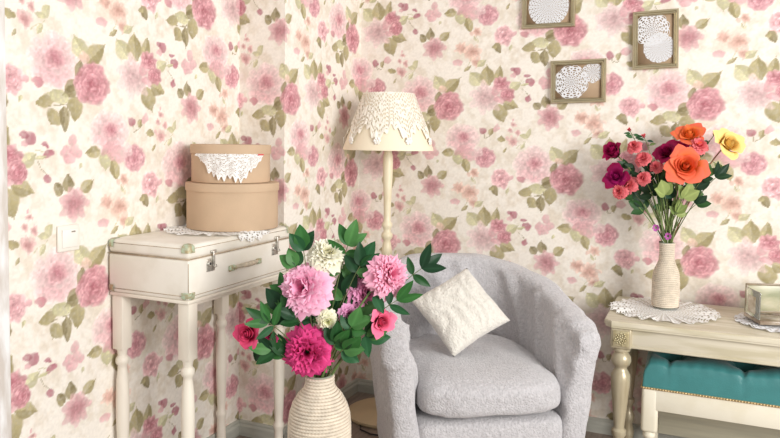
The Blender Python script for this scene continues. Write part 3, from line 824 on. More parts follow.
for sx in (-1, 1):
    for sy in (-1, 1):
        bm = new(); add_lathe(bm, LP, 36, (sx * .567, sy * .181, 0)); add_box(bm, (sx * .567, sy * .181, .541), (.074, .074, .078), .008, 3)
        lg = obj('leg', bm, MLEG, CT, edge=40)
        if sy < 0:
            bm = new(); rnd = random.Random(3)
            add_box(bm, (sx * .567, -.2195, .541), (.056, .005, .058), .002)
            for k in range(26):
                a = k * 2.4; r = .0045 * math.sqrt(k)
                add_lathe(bm, [(.0005, 0), (.004, .001), (.0025, .003), (.0003, .004)], 7, mtx=Matrix.Translation((sx * .567 + r * math.cos(a) * 1.0, -.222, .541 + r * math.sin(a))) @ Matrix.Rotation(PI / 2, 4, 'X'))
            obj('carved_panel', bm, MGILT, lg)

# ------------------------------------------------------------------ tufted stool
ST = thing('tufted_stool', 'cream wooden stool with buttoned teal cushion pushed under the console', 'stool', (.29, 2.86, 0))
SXH, SYH = .458, .160
MSTL = mat('stool_cream_paint', (236, 229, 210), .4, vary=.05, vscale=5, col2=(230, 222, 200))
bm = new()
add_box(bm, (0, -SYH + .012, .318), (2 * SXH - .09, .022, .078), .003); add_box(bm, (0, SYH - .012, .318), (2 * SXH - .09, .022, .078), .003)
add_box(bm, (-SXH + .012, 0, .318), (.022, .24, .078), .003); add_box(bm, (SXH - .012, 0, .318), (.022, .24, .078), .003)
obj('frame_rail', bm, MSTL, ST, edge=30)
for sx in (-1, 1):
    for sy in (-1, 1):
        bm = new(); x, y = sx * (SXH - .029), sy * (SYH - .026)
        # square post that narrows with rounded shoulders into a turned foot
        add_box(bm, (x, y, .276), (.058, .052, .168), .013, 4)
        add_lathe(bm, [(.010, 0), (.015, .02), (.021, .07), (.0225, .12), (.017, .155), (.015, .165), (.022, .172), (.023, .182), (.018, .194), (.016, .20)], 24, (x, y, 0))
        obj('leg', bm, MSTL, ST, edge=40)
bm = new(); add_box(bm, (0, SYH - .03, .150), (2 * SXH - .10, .02, .120), .003); obj('stretcher', bm, mat('stool_stretcher_paint', (200, 195, 172), .5, vary=.15, vscale=6, stretch=(.5, 4, 8)), ST, edge=30)
TEAL = mat('teal_satin', (60, 126, 126), .38, vary=.08, vscale=30, bump=.12, bscale=220, sheen=.2)
BTN = [(x, y) for x in (-.36, -.115, .13, .375) for y in (-.05,)] + [(x, y) for x in (-.24, .01, .255) for y in (.10,)]
def cushion():
    bm = new(); n, m = 190, 70
    def f(i, j):
        u, v = i * 2 - 1, j * 2 - 1
        # wrap of the sheet down the sides
        def w1(t): 
            a = abs(t); return (t if a < .86 else math.copysign(.86 + (a - .86) * .35, t))
        x = w1(u) / (.86 + .14 * .35) * (SXH - .001); y = w1(v) / (.86 + .14 * .35) * (SYH - .001)
        e = 1 - max(0, (max(abs(u), 0) - .76) / .24) ** 2.4; e2 = 1 - max(0, (abs(v) - .30) / .70) ** 2.6
        z = .034 + .096 * max(0, e) ** .6 * max(0, e2) ** .5
        for bx, by in BTN:
            d = math.hypot((x - bx) / 1.15, y - by); z -= .036 * math.exp(-(d / .030) ** 2) + .034 * math.exp(-(d / .085) ** 2)
            # pleats from button to front edge
            if y < by + .01 and by < .05: z -= .010 * math.exp(-((x - bx - (y - by) * .12) / .010) ** 2) * sst(by + .02, by - .05, y) * (1 if abs(v) < .97 else 0)
        for (ax, ay), (bx, by) in [(a, b) for a in BTN[:4] for b in BTN[4:] if abs(a[0] - b[0]) < .14]:
            dx, dy = bx - ax, by - ay; L2 = dx * dx + dy * dy; t_ = max(0, min(1, ((x - ax) * dx + (y - ay) * dy) / L2))
            d = math.hypot(x - ax - dx * t_, y - ay - dy * t_); z -= .009 * math.exp(-(d / .010) ** 2)
        if v < -.9: x += .0015 * math.sin(x * 300)
        z += .0025 * noise.noise(Vector((x * 16, y * 16, 0))) + .0012 * math.sin(x * 150) * sst(.6, .9, abs(v))
        if abs(v) > .999 or abs(u) > .999: z = 0
        return Vector((x, y, .358 + z))
    add_grid(bm, f, n, m)
    return bm
cu = obj('cushion', cushion(), TEAL, ST)
for bx, by in BTN:
    bm = new(); add_lathe(bm, [(.011, 0), (.010, .004), (.005, .0065), (.0003, .007)], 14, (bx, by, .418)); obj('button', bm, TEAL, cu)
bm = new(); add_box(bm, (0, 0, .3595), (2 * SXH + .003, 2 * SYH + .003, .007), .001)
for k in range(96):
    x = -SXH + .005 + k * (2 * SXH - .01) / 95
    add_lathe(bm, [(.0042, 0), (.0040, .0012), (.0025, .003), (.0003, .0036)], 8, mtx=Matrix.Translation((x, -SYH - .0015, .3595)) @ Matrix.Rotation(PI / 2, 4, 'X'))
for k in range(33):
    y = -SYH + .005 + k * (2 * SYH - .01) / 32
    add_lathe(bm, [(.0042, 0), (.0040, .0012), (.0025, .003), (.0003, .0036)], 8, mtx=Matrix.Translation((-SXH - .0015, y, .3595)) @ Matrix.Rotation(-PI / 2, 4, 'Y'))
obj('nailhead_trim', bm, mat('antique_brass', (206, 178, 132), .3, metal=.6, vary=.2, vscale=90), ST)

# ------------------------------------------------------------------ doilies on the console
o = tag(obj('lace_doily', doily_bm(.192, 22, .06, .0042, 5), LACE_R), 'large ruffled white crochet doily under the slim rope vase', 'doily'); o.location = (-.112, 2.895, .6055)
o = tag(obj('lace_doily', doily_bm(.150, 18, .06, .0032, 8), LACE_F), 'white crochet doily under the glass picture box', 'doily'); o.location = (.292, 2.88, .6055)

# ------------------------------------------------------------------ glass box with antique print
GB = thing('glass_box', 'open glass box with a faded garden scene printed on its panels, standing on a doily', 'box', (.290, 2.885, .612), rad(20))
MGL = mat('bevelled_glass', (238, 240, 234), .04, trans=.85)
def print_mat():
    m = mat('faded_garden_print', (150, 152, 120), .25, vary=.16, vscale=7, col2=(206, 196, 168), stretch=(1, 1, 2.5), detail=8)
    return m
bm = new(); add_box(bm, (0, 0, .010), (.215, .135, .014), .003); obj('base', bm, mat('box_base_brown', (120, 98, 78), .12, vary=.12, vscale=10, col2=(196, 184, 166)), GB)
def slab(name, c, s, m, rot=None, par=GB):
    bm = new(); add_box(bm, c, s, .002, 2, rot); return obj(name, bm, m, par, edge=30)
bp_ = slab('rear_panel', (0, .060, .0725), (.215, .006, .110), print_mat())
bm = new()
for z in (.022, .124): add_box(bm, (0, .056, z), (.213, .005, .008), .001)
for x in (-.103, .103): add_box(bm, (x, .056, .0725), (.008, .005, .105), .001)
obj('border', bm, mat('dark_print_border', (140, 124, 100), .3, vary=.2, vscale=40), bp_)
for x in (-.1045, .1045):
    sp_ = slab('side_panel', (x, 0, .0665), (.006, .112, .098), MGL)
    slab('print_strip', (x + .0042 * (1 if x > 0 else -1), 0, .062), (.001, .060, .062), mat('faded_figure_print', (176, 160, 132), .4, vary=.2, vscale=30, col2=(226, 220, 206), stretch=(1, 1, 2)), par=sp_)

# ------------------------------------------------------------------ framed lace on the back wall
MFR = mat('champagne_frame', (186, 174, 144), .3, metal=.75, vary=.1, vscale=30)
MBK = mat('tan_backing', (178, 152, 124), .8, vary=.05, vscale=30)
def frame(label, cx, cz, w_, h_, rot, lace):
    t = thing('picture_frame', label, 'picture frame', (cx, YB - .002, cz), 0, None); t.rotation_euler = (0, rad(rot), 0)
    bm = new(); prof = [(0, -.001), (0, .015), (.003, .019), (.008, .019), (.011, .014), (.015, .013), (.017, .016), (.0195, .013), (.021, .006), (.021, -.001)]
    cs = []
    for sx, sz in ((-1, -1), (1, -1), (1, 1), (-1, 1)):
        cs.append([bm.verts.new((sx * (w_ / 2 - d), -y, sz * (h_ / 2 - d))) for d, y in prof])
    for k in range(4):
        a, b = cs[k], cs[(k + 1) % 4]
        for i in range(len(prof) - 1): bm.faces.new((a[i], b[i], b[i + 1], a[i + 1]))
    obj('moulding', bm, MFR, t, edge=25)
    bm = new(); add_box(bm, (0, -.004, 0), (w_ - .036, .003, h_ - .036)); obj('backing', bm, MBK, t)
    for (dx, dz, R, lobes, m_, lb) in lace:
        d = doily_bm(R, lobes, lb, .0005, 4, n=120, rings=10, thick=.0005)
        for v in d.verts:
            x, z = v.co.x + dx, v.co.y + dz
            x = max(-w_ / 2 + .021, min(w_ / 2 - .021, x)); z = max(-h_ / 2 + .021, min(h_ / 2 - .021, z))
            v.co = Vector((x, -.0062 - v.co.z - (.0006 if (dx, dz) == lace[-1][:2] else 0), z))
        obj('lace_doily', d, m_, t)
    return t
frame('champagne frame holding one round ringed white doily, highest on the wall', -.626, 1.838, .229, .186, 0, [(0, 0, .086, 30, LACE_F, .02)])
frame('champagne landscape frame with irregular flowery crochet lace on tan backing', -.492, 1.512, .231, .183, -1.2, [(.060, .035, .040, 6, LACE_W, .12), (-.028, -.002, .068, 8, LACE_W, .08)])
frame('champagne portrait frame with two overlapping round white doilies', -.187, 1.675, .176, .237, -1.5, [(-.014, .042, .064, 12, LACE_W, .10), (.014, -.034, .058, 14, LACE_F, .05)])

# ------------------------------------------------------------------ flowers
def petal_mat(name, rough=.6):
    if name in MATS: return MATS[name]
    m = mat(name, (255, 255, 255), rough, attr='tone', vary=.06, vscale=60, sss=.0, spec=.25)
    nt = m.node_tree; N, L = nt.nodes, nt.links; b = N['Principled BSDF']
    # petals and leaves let some light through
    tl = N.new('ShaderNodeBsdfTranslucent'); mx = N.new('ShaderNodeMixShader'); mx.inputs[0].default_value = .18
    src = b.inputs['Base Color'].links[0].from_socket; L.new(src, tl.inputs[0])
    L.new(b.outputs[0], mx.inputs[1]); L.new(tl.outputs[0], mx.inputs[2]); L.new(mx.outputs[0], N['Material Output'].inputs[0])
    return m
PETAL = petal_mat('silk_petal')
LEAFM = petal_mat('silk_leaf', .42)
def axis_m(loc, d, roll=0):
    q = Vector(d).normalized().to_track_quat('Z', 'Y').to_matrix().to_4x4()
    return Matrix.Translation(loc) @ q @ Matrix.Rotation(roll, 4, 'Z')
def mixc(a, b, t): return tuple(x + (y - x) * t for x, y in zip(a, b))
def peony(M, R, c0, c1, n=70, seed=0, frill=1.0, open_=1.0):
    bm = new(); coll = bm.loops.layers.float_color.new('tone'); rnd = random.Random(seed)
    C0, C1 = lin(c0), lin(c1)
    for k in range(n):
        q = (k + .5) / n; outer = q > .80
        ph = k * 2.39996 + rnd.uniform(-.2, .2)
        th = (.10 + 1.62 * q ** .62) * open_
        Rk = R * (rnd.uniform(.78, .92) if not outer else rnd.uniform(.94, 1.08)) * (.86 + .14 * q)
        Wk = R * (rnd.uniform(.24, .34) if not outer else rnd.uniform(.42, .52))
        sd = rnd.random() * 50; tone = rnd.uniform(-.08, .10)
        def f(i, j):
            s, t = i * 2 - 1, j
            r = Rk * (.12 + .88 * t) * (1 - .16 * s * s * t) * (1 + (.07 * math.sin(s * 7 + sd) + .04 * math.sin(s * 17 + sd)) * t * frill)
            tt = th * (.62 + .38 * t) + (.20 * (t - .5) if outer else .10 * math.sin(t * 3 + sd))
            d = Vector((math.sin(tt) * math.cos(ph), math.sin(tt) * math.sin(ph), math.cos(tt)))
            side = Vector((-math.sin(ph), math.cos(ph), 0)); nr = d.cross(side)
            w_ = Wk * math.sin(PI * (.10 + .66 * t)) ** .8
            P = d * r * (1 if not outer else .98) + side * (s * w_) + nr * (-.22 * Wk * (1 - s * s) * (1 if not outer else .6) + .10 * Wk * frill * math.sin(s * 6 + sd + t * 3) * t)
            cc = mixc(C0, C1, min(1, max(0, (t ** 1.1) * (.8 + .3 * abs(s)) + tone)))
            return (M @ P, (i, j), cc)
        add_grid(bm, f, 6, 5, coll=coll)
    return bm
def rose(M, R, c0, c1, n=24, seed=0, bud=0.0):
    """c0 throat, c1 rim; tight spiral heart, rolled middle petals, pointed outer petals"""
    bm = new(); coll = bm.loops.layers.float_color.new('tone'); rnd = random.Random(seed)
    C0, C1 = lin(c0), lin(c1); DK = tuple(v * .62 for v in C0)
    outer = 6; inner = max(6, n - outer)
    for k in range(inner + outer):
        if k < inner: q = (k + .5) / inner * .62
        else: q = .72 + .28 * (k - inner + 1) / outer
        ph = k * 2.05 + rnd.uniform(-.15, .15) if k < inner else (k - inner) * 2 * PI / outer * 2.0 + (PI / outer if k - inner >= 3 else 0) + rnd.uniform(-.12, .12)
        rt = R * (.05 + .80 * q ** .95) * (1 - .45 * bud)
        H = R * (1.02 - .50 * q * (1 - bud)) * (1 + .6 * bud)
        wd = 1.5 - .75 * q; sd = rnd.random() * 20; tone = rnd.uniform(-.10, .10); roll = sst(.22, .9, q) * (1 - .7 * bud)
        def f(i, j):
            s, t = i * 2 - 1, j
            a = ph + s * wd * (.42 + .58 * math.sin(PI * min(1, .12 + t * .62)))
            rr = rt * (.15 + .85 * t ** .5) + .012 * R * s; z = H * t * (1 - .10 * s * s)
            if q < .2: rr *= 1 - .35 * t ** 3
            if t > .62:
                e = (t - .62) / .38
                rr += R * .27 * roll * e ** 1.2; z -= H * .26 * roll * e ** 2.0
                if q > .5: rr += R * .17 * e * math.exp(-(s / .30) ** 2) - R * .10 * e * s * s
            rr *= 1 + .04 * math.sin(s * 5 + sd) * t
            P = Vector((rr * math.cos(a), rr * math.sin(a), z - H * .42))
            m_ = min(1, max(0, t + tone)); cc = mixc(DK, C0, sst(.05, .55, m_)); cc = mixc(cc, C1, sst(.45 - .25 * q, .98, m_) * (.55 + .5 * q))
            return (M @ P, (i, j), cc)
        add_grid(bm, f, 8, 8, coll=coll)
    return bm
def leaf_add(bm, coll, base, d, up, L, W, col, droop=.25, fold=.25, wav=.0):
    d = Vector(d).normalized(); up = Vector(up); up = (up - d * up.dot(d)); up = up.normalized() if up.length > 1e-4 else d.orthogonal().normalized()
    side = d.cross(up); base = Vector(base); c = lin(col); sd = random.random() * 9
    lt = tuple(min(1, v * 1.5 + .01) for v in c)
    def f(i, j):
        s, t = i * 2 - 1, j
        w_ = W / 2 * (math.sin(PI * t ** .8)) ** .85 * (1 if t < .999 else 0) + .0006
        P = base + d * L * t + side * s * w_ + up * (abs(s) * w_ * fold - L * droop * t * t + wav * W * math.sin(t * 9 + sd) * abs(s))
        return (P, (i, j), mixc(c, lt, .6 if abs(s) < .1 else .1 * t + .12 * (s > 0)))
    add_grid(bm, f, 6, 8, coll=coll)
GREENS = [(34, 76, 38), (52, 104, 50), (24, 58, 34), (74, 124, 66), (40, 88, 52), (28, 66, 38)]
def flower(name, cat, label, bloom, bloom_m, start, end, d, leaves, stemcol=(96, 124, 66), sr=.0022, bow=(0, 0, 0), group=None, calyx=True, R=.04, thick=(.0, .0), greens=GREENS, LM=LEAFM):
    """bloom: bmesh in world space; start = inside the vase; leaves: (t along stem, direction, length, width)"""
    start, end, d = Vector(start), Vector(end), Vector(d).normalized()
    t = thing(name, label, cat, start, 0, group)
    off = -start
    if bloom:
        for v in bloom.verts: v.co += off
        obj('bloom', bloom, bloom_m, t)
    base = end - d * R * .45
    ctrl = start.lerp(base, .6) + Vector((0, 0, (base.z - start.z) * .22)) + Vector(bow)
    pts = bez(start, ctrl, base, 10)
    bm = new(); add_tube(bm, [p + off for p in pts], sr, 6)
    obj('stem', bm, mat('flower_stem_%d_%d_%d' % stemcol, stemcol, .5, vary=.15, vscale=30), t)
    if calyx:
        bm = new(); coll = bm.loops.layers.float_color.new('tone')
        for k in range(5):
            a = k * 2 * PI / 5; M = axis_m((0, 0, 0), d); o_ = (M @ Vector((math.cos(a), math.sin(a), .25))).normalized()
            leaf_add(bm, coll, base + off, o_, d, R * .7, R * .28, (58, 100, 52), -.4, .1)
        obj('calyx', bm, LM, t)
    if leaves:
        bm = new(); coll = bm.loops.layers.float_color.new('tone'); rnd = random.Random(int(abs(end.x * 1000)))
        for (tt, ld, L, W) in leaves:
            i = tt * 10; a = pts[int(min(9, i))].lerp(pts[int(min(9, i)) + 1], i - int(min(9, i)))
            ld = Vector(ld).normalized(); p2 = a + ld * L * .25
            add_tube(bm, [a + off, p2 + off], .0012, 4)
            for f_ in list(bm.faces)[-6:]:
                for l in f_.loops: l[coll] = (*lin((60, 100, 50)), 1)
            leaf_add(bm, coll, p2 + off, ld, (.35 + rnd.uniform(-.3, .3), -.75, .6 + rnd.uniform(-.3, .3)), L, W, rnd.choice(greens), rnd.uniform(.05, .3), rnd.uniform(.12, .35), .03)
        obj('leaves', bm, LM, t)
    return t
def sprig(label, start, end, n=5, L=.075, W=.030, seed=0, group=None, spread=1.0, cols=GREENS, bow=(0, 0, 0)):
    """a stalk that ends in a fan of leaflets"""
    rnd = random.Random(seed); start, end = Vector(start), Vector(end)
    t = thing('leaf_sprig', label, 'leaf sprig', start, 0, group); off = -start
    ctrl = start.lerp(end, .55) + Vector((0, 0, (end.z - start.z) * .2)) + Vector(bow)
    pts = bez(start, ctrl, end, 10); bm = new(); add_tube(bm, [p + off for p in pts], [.0022 - .001 * i / 10 for i in range(11)], 6)
    obj('stem', bm, mat('sprig_stem', (92, 104, 60), .5), t)
    bm = new(); coll = bm.loops.layers.float_color.new('tone'); ax = (pts[-1] - pts[-2]).normalized()
    view = Vector((.45, -.85, .25)); sd = ax.cross(view).normalized()
    for k in range(n):
        a = (k - (n - 1) / 2) * .55 * spread; dd = (ax * math.cos(a) + sd * math.sin(a) + view * rnd.uniform(-.15, .25)).normalized()
        q = pts[-1] if abs(k - (n - 1) / 2) < 1.1 else pts[-2]
        sc = 1 - .12 * abs(k - (n - 1) / 2) + rnd.uniform(-.1, .1)
        leaf_add(bm, coll, q + off, dd, view + Vector((rnd.uniform(-.4, .4), 0, rnd.uniform(-.4, .4))), L * sc, W * sc, rnd.choice(cols), rnd.uniform(-.05, .25), rnd.uniform(.1, .3), .03)
    obj('leaves', bm, LEAFM, t)
    return t
def V3(*a): return Vector(a)
CAMD = V3(.48, -.85, .20)
# --- the big bouquet, stems gathered in the neck of the tall vase
def neck(k, r=.018): return V3(BV[0] + r * math.cos(k * 2.4), BV[1] + r * math.sin(k * 2.4), .545)
OUT = lambda p, k=.6: (CAMD + (Vector(p) - V3(BV[0], BV[1], .80)).normalized() * k).normalized()
def big(name, cat, label, p, R, kind, c0, c1, k, n=None, leaves=(), face=None, **kw):
    d = Vector(face).normalized() if face else OUT(p)
    M = axis_m(p, d, k)
    b = peony(M @ Matrix.Translation((0, 0, -R * .35)), R * 1.05, c0, c1, n or 84, k, **{q: kw[q] for q in kw if q in ('frill', 'open_')}) if kind == 'p' else rose(M, R, c0, c1, n or 24, k, kw.get('bud', 0))
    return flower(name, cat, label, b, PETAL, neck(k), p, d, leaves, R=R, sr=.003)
big('pink_peony', 'flower', 'large pale pink peony in the tall vase, facing out beside the suitcase', V3(-1.012, 1.700, .832), .079, 'p', (240, 124, 176), (255, 206, 228), 1, 100, [(.6, (-1, .1, .1), .07, .034)], frill=1.2)
big('pink_peony', 'flower', 'ragged pink peony in front of the armchair back', V3(-.782, 1.80, .873), .063, 'p', (238, 110, 156), (255, 196, 218), 2, 96, [(.75, (.5, -.2, -.6), .06, .03)], frill=1.8)
big('mauve_peony', 'flower', 'half hidden mauve pink peony at the middle of the tall bouquet', V3(-.866, 1.815, .808), .050, 'p', (190, 84, 140), (238, 168, 204), 3, 70)
big('mauve_peony', 'flower', 'small mauve pink bloom tucked below the half hidden peony', V3(-.897, 1.770, .752), .030, 'p', (190, 90, 150), (240, 180, 216), 4, 50)
big('cream_peony', 'flower', 'creamy white peony at the top of the tall bouquet', V3(-.965, 1.765, .928), .057, 'p', (232, 226, 178), (252, 250, 236), 5, 90, [(.8, (-.7, .2, .8), .06, .03)], frill=1.3)
big('cream_peony', 'flower', 'small cream bloom above the magenta peony', V3(-.945, 1.730, .735), .032, 'p', (222, 224, 160), (250, 248, 228), 6, 50)
big('magenta_peony', 'flower', 'deep magenta peony with pale rims right above the bottle neck', V3(-.988, 1.690, .652), .070, 'p', (150, 2, 70), (240, 80, 150), 7, 110, frill=1.7, face=(.40, -.88, .12))
big('pink_rose', 'flower', 'hot pink rose over the arm of the grey armchair', V3(-.812, 1.80, .735), .040, 'r', (214, 36, 96), (252, 132, 166), 8, 22, [(.7, (.4, -.5, -.8), .06, .03)])
big('magenta_rose', 'flower', 'raspberry pink bloom farthest towards the side table', V3(-1.150, 1.640, .698), .040, 'r', (190, 20, 78), (236, 88, 132), 9, 20, [(.8, (-.3, -.2, -1), .06, .026)], face=(.0, -.85, .15))
big('magenta_bud', 'flower', 'small magenta bloom between the raspberry bloom and the magenta peony', V3(-1.092, 1.672, .688), .026, 'r', (180, 16, 90), (230, 70, 140), 10, 16, bud=.4)
tiny = [(-1.118, 1.66, .735), (-1.055, 1.665, .70), (-.99, 1.69, .765)]
# --- leaf sprigs of the big bouquet
SP = [
 ('leaf sprig pointing straight up left of the cream peony', (-1.025, 1.73, .930), 3, .07, .036),
 ('leaf sprig lying against the suitcase above the pale pink peony', (-1.045, 1.72, .885), 3, .06, .034),
 ('tall leaf sprig rising right of the cream peony', (-.915, 1.79, .945), 5, .075, .030),
 ('dark leaf sprig between cream peony and ragged pink peony', (-.875, 1.79, .89), 5, .080, .034),
 ('fresh green leaf sprig fanning out over the chair back', (-.715, 1.86, .885), 5, .078, .026),
 ('drooping leaf sprig between ragged pink peony and pink rose', (-.765, 1.80, .80), 4, .08, .022),
 ('leaf sprig hanging low over the chair arm', (-.85, 1.79, .685), 3, .075, .036),
 ('long narrow leaf sprig reaching over the raspberry bloom', (-1.085, 1.645, .735), 5, .088, .026),
 ('leaf sprig below the raspberry bloom beside the table leg', (-1.085, 1.66, .655), 4, .07, .030),
 ('leaf sprig under the pale pink peony', (-1.03, 1.70, .745), 5, .075, .034),
 ('dark leaf sprig at the heart of the tall bouquet', (-.925, 1.79, .80), 5, .08, .036),
 ('broad leaf sprig left of the pink rose', (-.885, 1.76, .72), 4, .07, .036),
 ('leaf sprig below the small cream bloom', (-.925, 1.74, .675), 4, .075, .034),
 ('leaf sprig behind the pale pink peony toward the suitcase handle', (-1.065, 1.72, .80), 3, .07, .032),
 ('leaf sprig showing between cream peony and pale pink peony', (-.985, 1.78, .885), 5, .07, .040),
 ('leaf sprig filling the gap below the mauve peony', (-.89, 1.80, .755), 5, .08, .040),
 ('leaf sprig behind the small cream bloom', (-.955, 1.78, .76), 5, .08, .042),
 ('leaf sprig between the pale pink and the magenta peony', (-1.00, 1.74, .735), 5, .075, .040),
 ('leaf sprig at the right edge of the magenta peony', (-.905, 1.75, .655), 5, .07, .036),
 ('leaf sprig rising above the half hidden mauve peony', (-.895, 1.82, .86), 5, .075, .040),
 ('leaf sprig between the raspberry bloom and the pale pink peony', (-1.07, 1.70, .76), 5, .075, .036),
 ('leaf sprig low on the left of the magenta peony', (-1.055, 1.69, .64), 3, .065, .030),
]
for k, (lb, p, n, L, W) in enumerate(SP):
    sprig(lb, neck(k + 12, .012), p, n, L, W * 1.18, k, spread=1.0 + .1 * (k % 3))

# --- the rose bouquet on the console
def nk2(k, r=.012): return V3(SV[0] + r * math.cos(k * 2.4), SV[1] + r * math.sin(k * 2.4), .6105 + .235)
CAM2 = V3(.10, -.97, .12)
OUT2 = lambda p, k=.7: (CAM2 + (Vector(p) - V3(SV[0], SV[1], 1.05)).normalized() * k).normalized()
STEMG = (112, 132, 70)
def small(name, label, p, R, c0, c1, k, n=24, leaves=(), face=None, bud=0, sr=.0028, cat='flower', kind='r', stem=STEMG):
    d = Vector(face).normalized() if face else OUT2(p)
    M = axis_m(p, d, k * 1.3)
    b = rose(M, R, c0, c1, n, k, bud) if kind == 'r' else peony(M @ Matrix.Translation((0, 0, -R * .3)), R, c0, c1, n, k)
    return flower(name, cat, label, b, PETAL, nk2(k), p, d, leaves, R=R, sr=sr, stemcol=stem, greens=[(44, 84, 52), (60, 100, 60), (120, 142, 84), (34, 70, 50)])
small('orange_rose', 'large open coral orange rose at the middle of the slim vase', (-.052, 2.90, 1.165), .072, (246, 132, 44), (246, 118, 92), 1, 24, [(.62, (-.3, -.4, -.2), .07, .05), (.66, (.6, -.3, -.3), .06, .045)], face=(.10, -.9, .30))
small('orange_rose', 'amber orange rose standing highest behind the large coral rose', (-.043, 2.97, 1.283), .056, (250, 168, 50), (240, 110, 80), 2, 24, [(.9, (-.6, -.3, -.2), .05, .03)], face=(.0, -.75, .75))
small('yellow_rose', 'pale yellow rose leaning out at the right of the bouquet', (.094, 2.96, 1.250), .060, (236, 190, 76), (252, 226, 150), 3, 24, [(.75, (.5, -.3, -.4), .05, .03)], face=(.55, -.7, .45), stem=(150, 104, 74))
small('coral_carnation', 'small coral bloom between amber and yellow roses', (-.005, 2.93, 1.250), .040, (224, 74, 96), (244, 138, 140), 4, 40, kind='p')
small('magenta_rose', 'dark magenta rose bud farthest from the yellow rose', (-.318, 2.95, 1.212), .054, (128, 8, 60), (176, 18, 88), 5, 20, [(.85, (.4, -.5, -.2), .05, .03)], bud=.55, face=(-.5, -.7, .55))
small('magenta_rose', 'magenta rose with purple centre, lower of the pair by the spray roses', (-.305, 2.93, 1.118), .050, (196, 40, 140), (152, 10, 76), 6, 22, face=(-.3, -.9, .35))
small('magenta_rose', 'crimson magenta rose pressed against the big coral rose', (-.122, 2.965, 1.215), .048, (120, 8, 60), (170, 16, 84), 7, 22, face=(-.4, -.7, .5))
small('magenta_rose', 'bright magenta bloom just under the amber rose', (-.075, 2.975, 1.235), .030, (150, 12, 90), (204, 36, 124), 8, 18, face=(.0, -.8, .5))
cor0, cor1 = (206, 66, 86), (244, 134, 138)
for k, (p, R, lb) in enumerate((
    ((-.245, 2.94, 1.243), .027, 'upper'), ((-.210, 2.93, 1.195), .030, 'broadest'), ((-.262, 2.91, 1.090), .033, 'double'),
    ((-.292, 2.90, 1.062), .030, 'lowest'), ((-.205, 2.90, 1.118), .027, 'inner'), ((-.160, 2.93, 1.165), .024, 'tucked'))):
    small('spray_rose', {'upper': 'small coral spray rose just under the two tallest buds', 'broadest': 'frilly coral spray rose midway between the magenta roses', 'double': 'double coral spray rose beside the lower magenta rose',
          'lowest': 'coral pink spray rose hanging lowest in the bouquet', 'inner': 'coral spray rose over the dark leaves', 'tucked': 'little coral spray rose tucked left of the big coral rose'}[lb], p, R * 1.22, cor0, cor1, 20 + k, 38, kind='p', sr=.0018)
small('rose_bud', 'tiny coral bud, tallest of the spray on the left', (-.262, 2.95, 1.302), .012, cor0, cor1, 30, 12, [(.93, (-.7, -.2, .2), .025, .014), (.93, (.7, -.2, -.1), .025, .014), (.86, (-.6, -.2, .3), .028, .016), (.86, (.6, -.3, .2), .028, .016)], bud=.8, sr=.0014)
small('rose_bud', 'tiny coral bud beside the tallest one', (-.208, 2.95, 1.278), .013, cor0, cor1, 31, 12, [(.93, (-.7, -.2, .2), .025, .014), (.93, (.7, -.2, -.1), .025, .014), (.84, (.6, -.3, .2), .028, .016)], bud=.8, sr=.0014)
small('rose_bud', 'coral bud at the edge of the yellow rose', (.045, 2.95, 1.288), .014, cor0, cor1, 32, 12, [(.9, (-.5, -.2, -.3), .03, .02)], bud=.7, sr=.0016)
DG = [(36, 64, 38), (48, 84, 44), (28, 54, 34), (66, 100, 52)]
PG = [(134, 152, 88), (150, 164, 100), (120, 140, 80)]
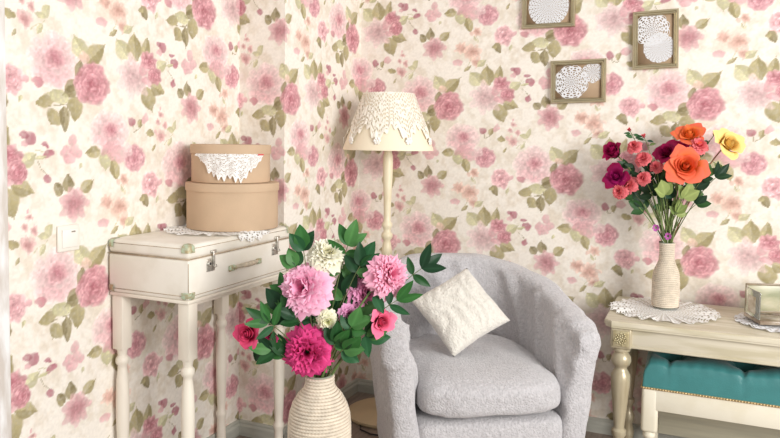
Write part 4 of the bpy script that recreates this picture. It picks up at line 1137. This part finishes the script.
for k, (lb, p, n, L, W, cs) in enumerate((
    ('dark leaf sprig low on the left of the rose bouquet', (-.205, 2.93, 1.00), 4, .07, .042, DG),
    ('dark leaf sprig under the lowest spray rose', (-.235, 2.92, 1.055), 4, .065, .036, DG),
    ('pale green leaves below the coral rose', (-.120, 2.88, 1.055), 3, .07, .050, PG),
    ('pale green leaf sprig just right of the bouquet centre', (-.055, 2.90, 1.045), 3, .065, .048, PG),
    ('blue green leaf sprig under the coral rose on the right', (-.015, 2.94, 1.085), 5, .06, .040, DG),
    ('single dark curled leaf sprig reaching past the yellow rose stem', (.055, 2.94, 1.125), 3, .07, .030, DG),
    ('dark leaf sprig hanging at the right of the stems', (-.010, 2.94, 1.02), 3, .055, .036, DG),
    ('green leaf sprig between the crimson rose and spray roses', (-.170, 2.95, 1.14), 5, .06, .036, DG),
    ('dark green leaf sprig at the heart of the rose bouquet', (-.125, 2.96, 1.09), 5, .07, .042, DG),
    ('dark leaf sprig between the spray roses and pale green leaves', (-.175, 2.94, 1.06), 5, .07, .040, DG),
    ('shaded leaf sprig low in the middle of the rose bouquet', (-.120, 2.96, 1.01), 5, .065, .040, DG),
    ('mid green leaf sprig under the pale green leaves', (-.075, 2.93, .985), 4, .055, .034, PG),
    ('dark leaf sprig below the double coral spray rose', (-.215, 2.95, 1.095), 5, .06, .034, DG),
    ('small dark leaf sprig right of the large coral rose', (.020, 2.93, 1.135), 4, .05, .034, DG),
    ('green leaf sprig behind the amber rose', (-.02, 2.985, 1.20), 4, .055, .034, DG),
    ('leafy twig between the dark magenta bud and spray roses', (-.265, 2.96, 1.15), 4, .05, .026, DG))):
    sprig(lb, nk2(k + 40, .014), p, n, L, W, 30 + k, cols=cs, spread=1.2)
# thin bare stems seen above the neck of the slim vase
for k in range(5):
    a = k * 1.26 + .3; e = V3(SV[0] + .05 * math.cos(a), SV[1] - .01 + .02 * math.sin(a), 1.06 + .01 * k)
    t = thing('flower_stem', 'bare thorny green stem gathered in the slim rope vase', 'stem', nk2(k + 60, .016), 0, 'bare stems in the slim vase')
    pts = bez(nk2(k + 60, .016), nk2(k + 60, .016).lerp(e, .5), e, 6); bm = new(); add_tube(bm, [p - t.location for p in pts], .0026, 6)
    obj('stalk', bm, mat('flower_stem_%d_%d_%d' % STEMG, STEMG, .5), t)
for k, p in enumerate(((-.150, 2.91, .925), (-.105, 2.91, .895))):
    bm = new(); coll = bm.loops.layers.float_color.new('tone')
    for q in range(9):
        a = q * 2.4; leaf_add(bm, coll, (p[0] + .004 * math.cos(a), p[1], p[2] + .005 * math.sin(a)), (math.cos(a), -.5, math.sin(a)), (0, -1, 0), .011, .008, (178, 92, 164), 0, .1)
    add_tube(bm, [(p[0], p[1] + .004, p[2] - .004), (SV[0] + (p[0] - SV[0]) * .2, SV[1] - .015, .86)], .001, 4)
    tag(obj('purple_blossom', bm, PETAL), ('tiny purple blossom left of the stems above the slim vase', 'tiny purple blossom among the stems at the slim vase neck')[k], 'flower')
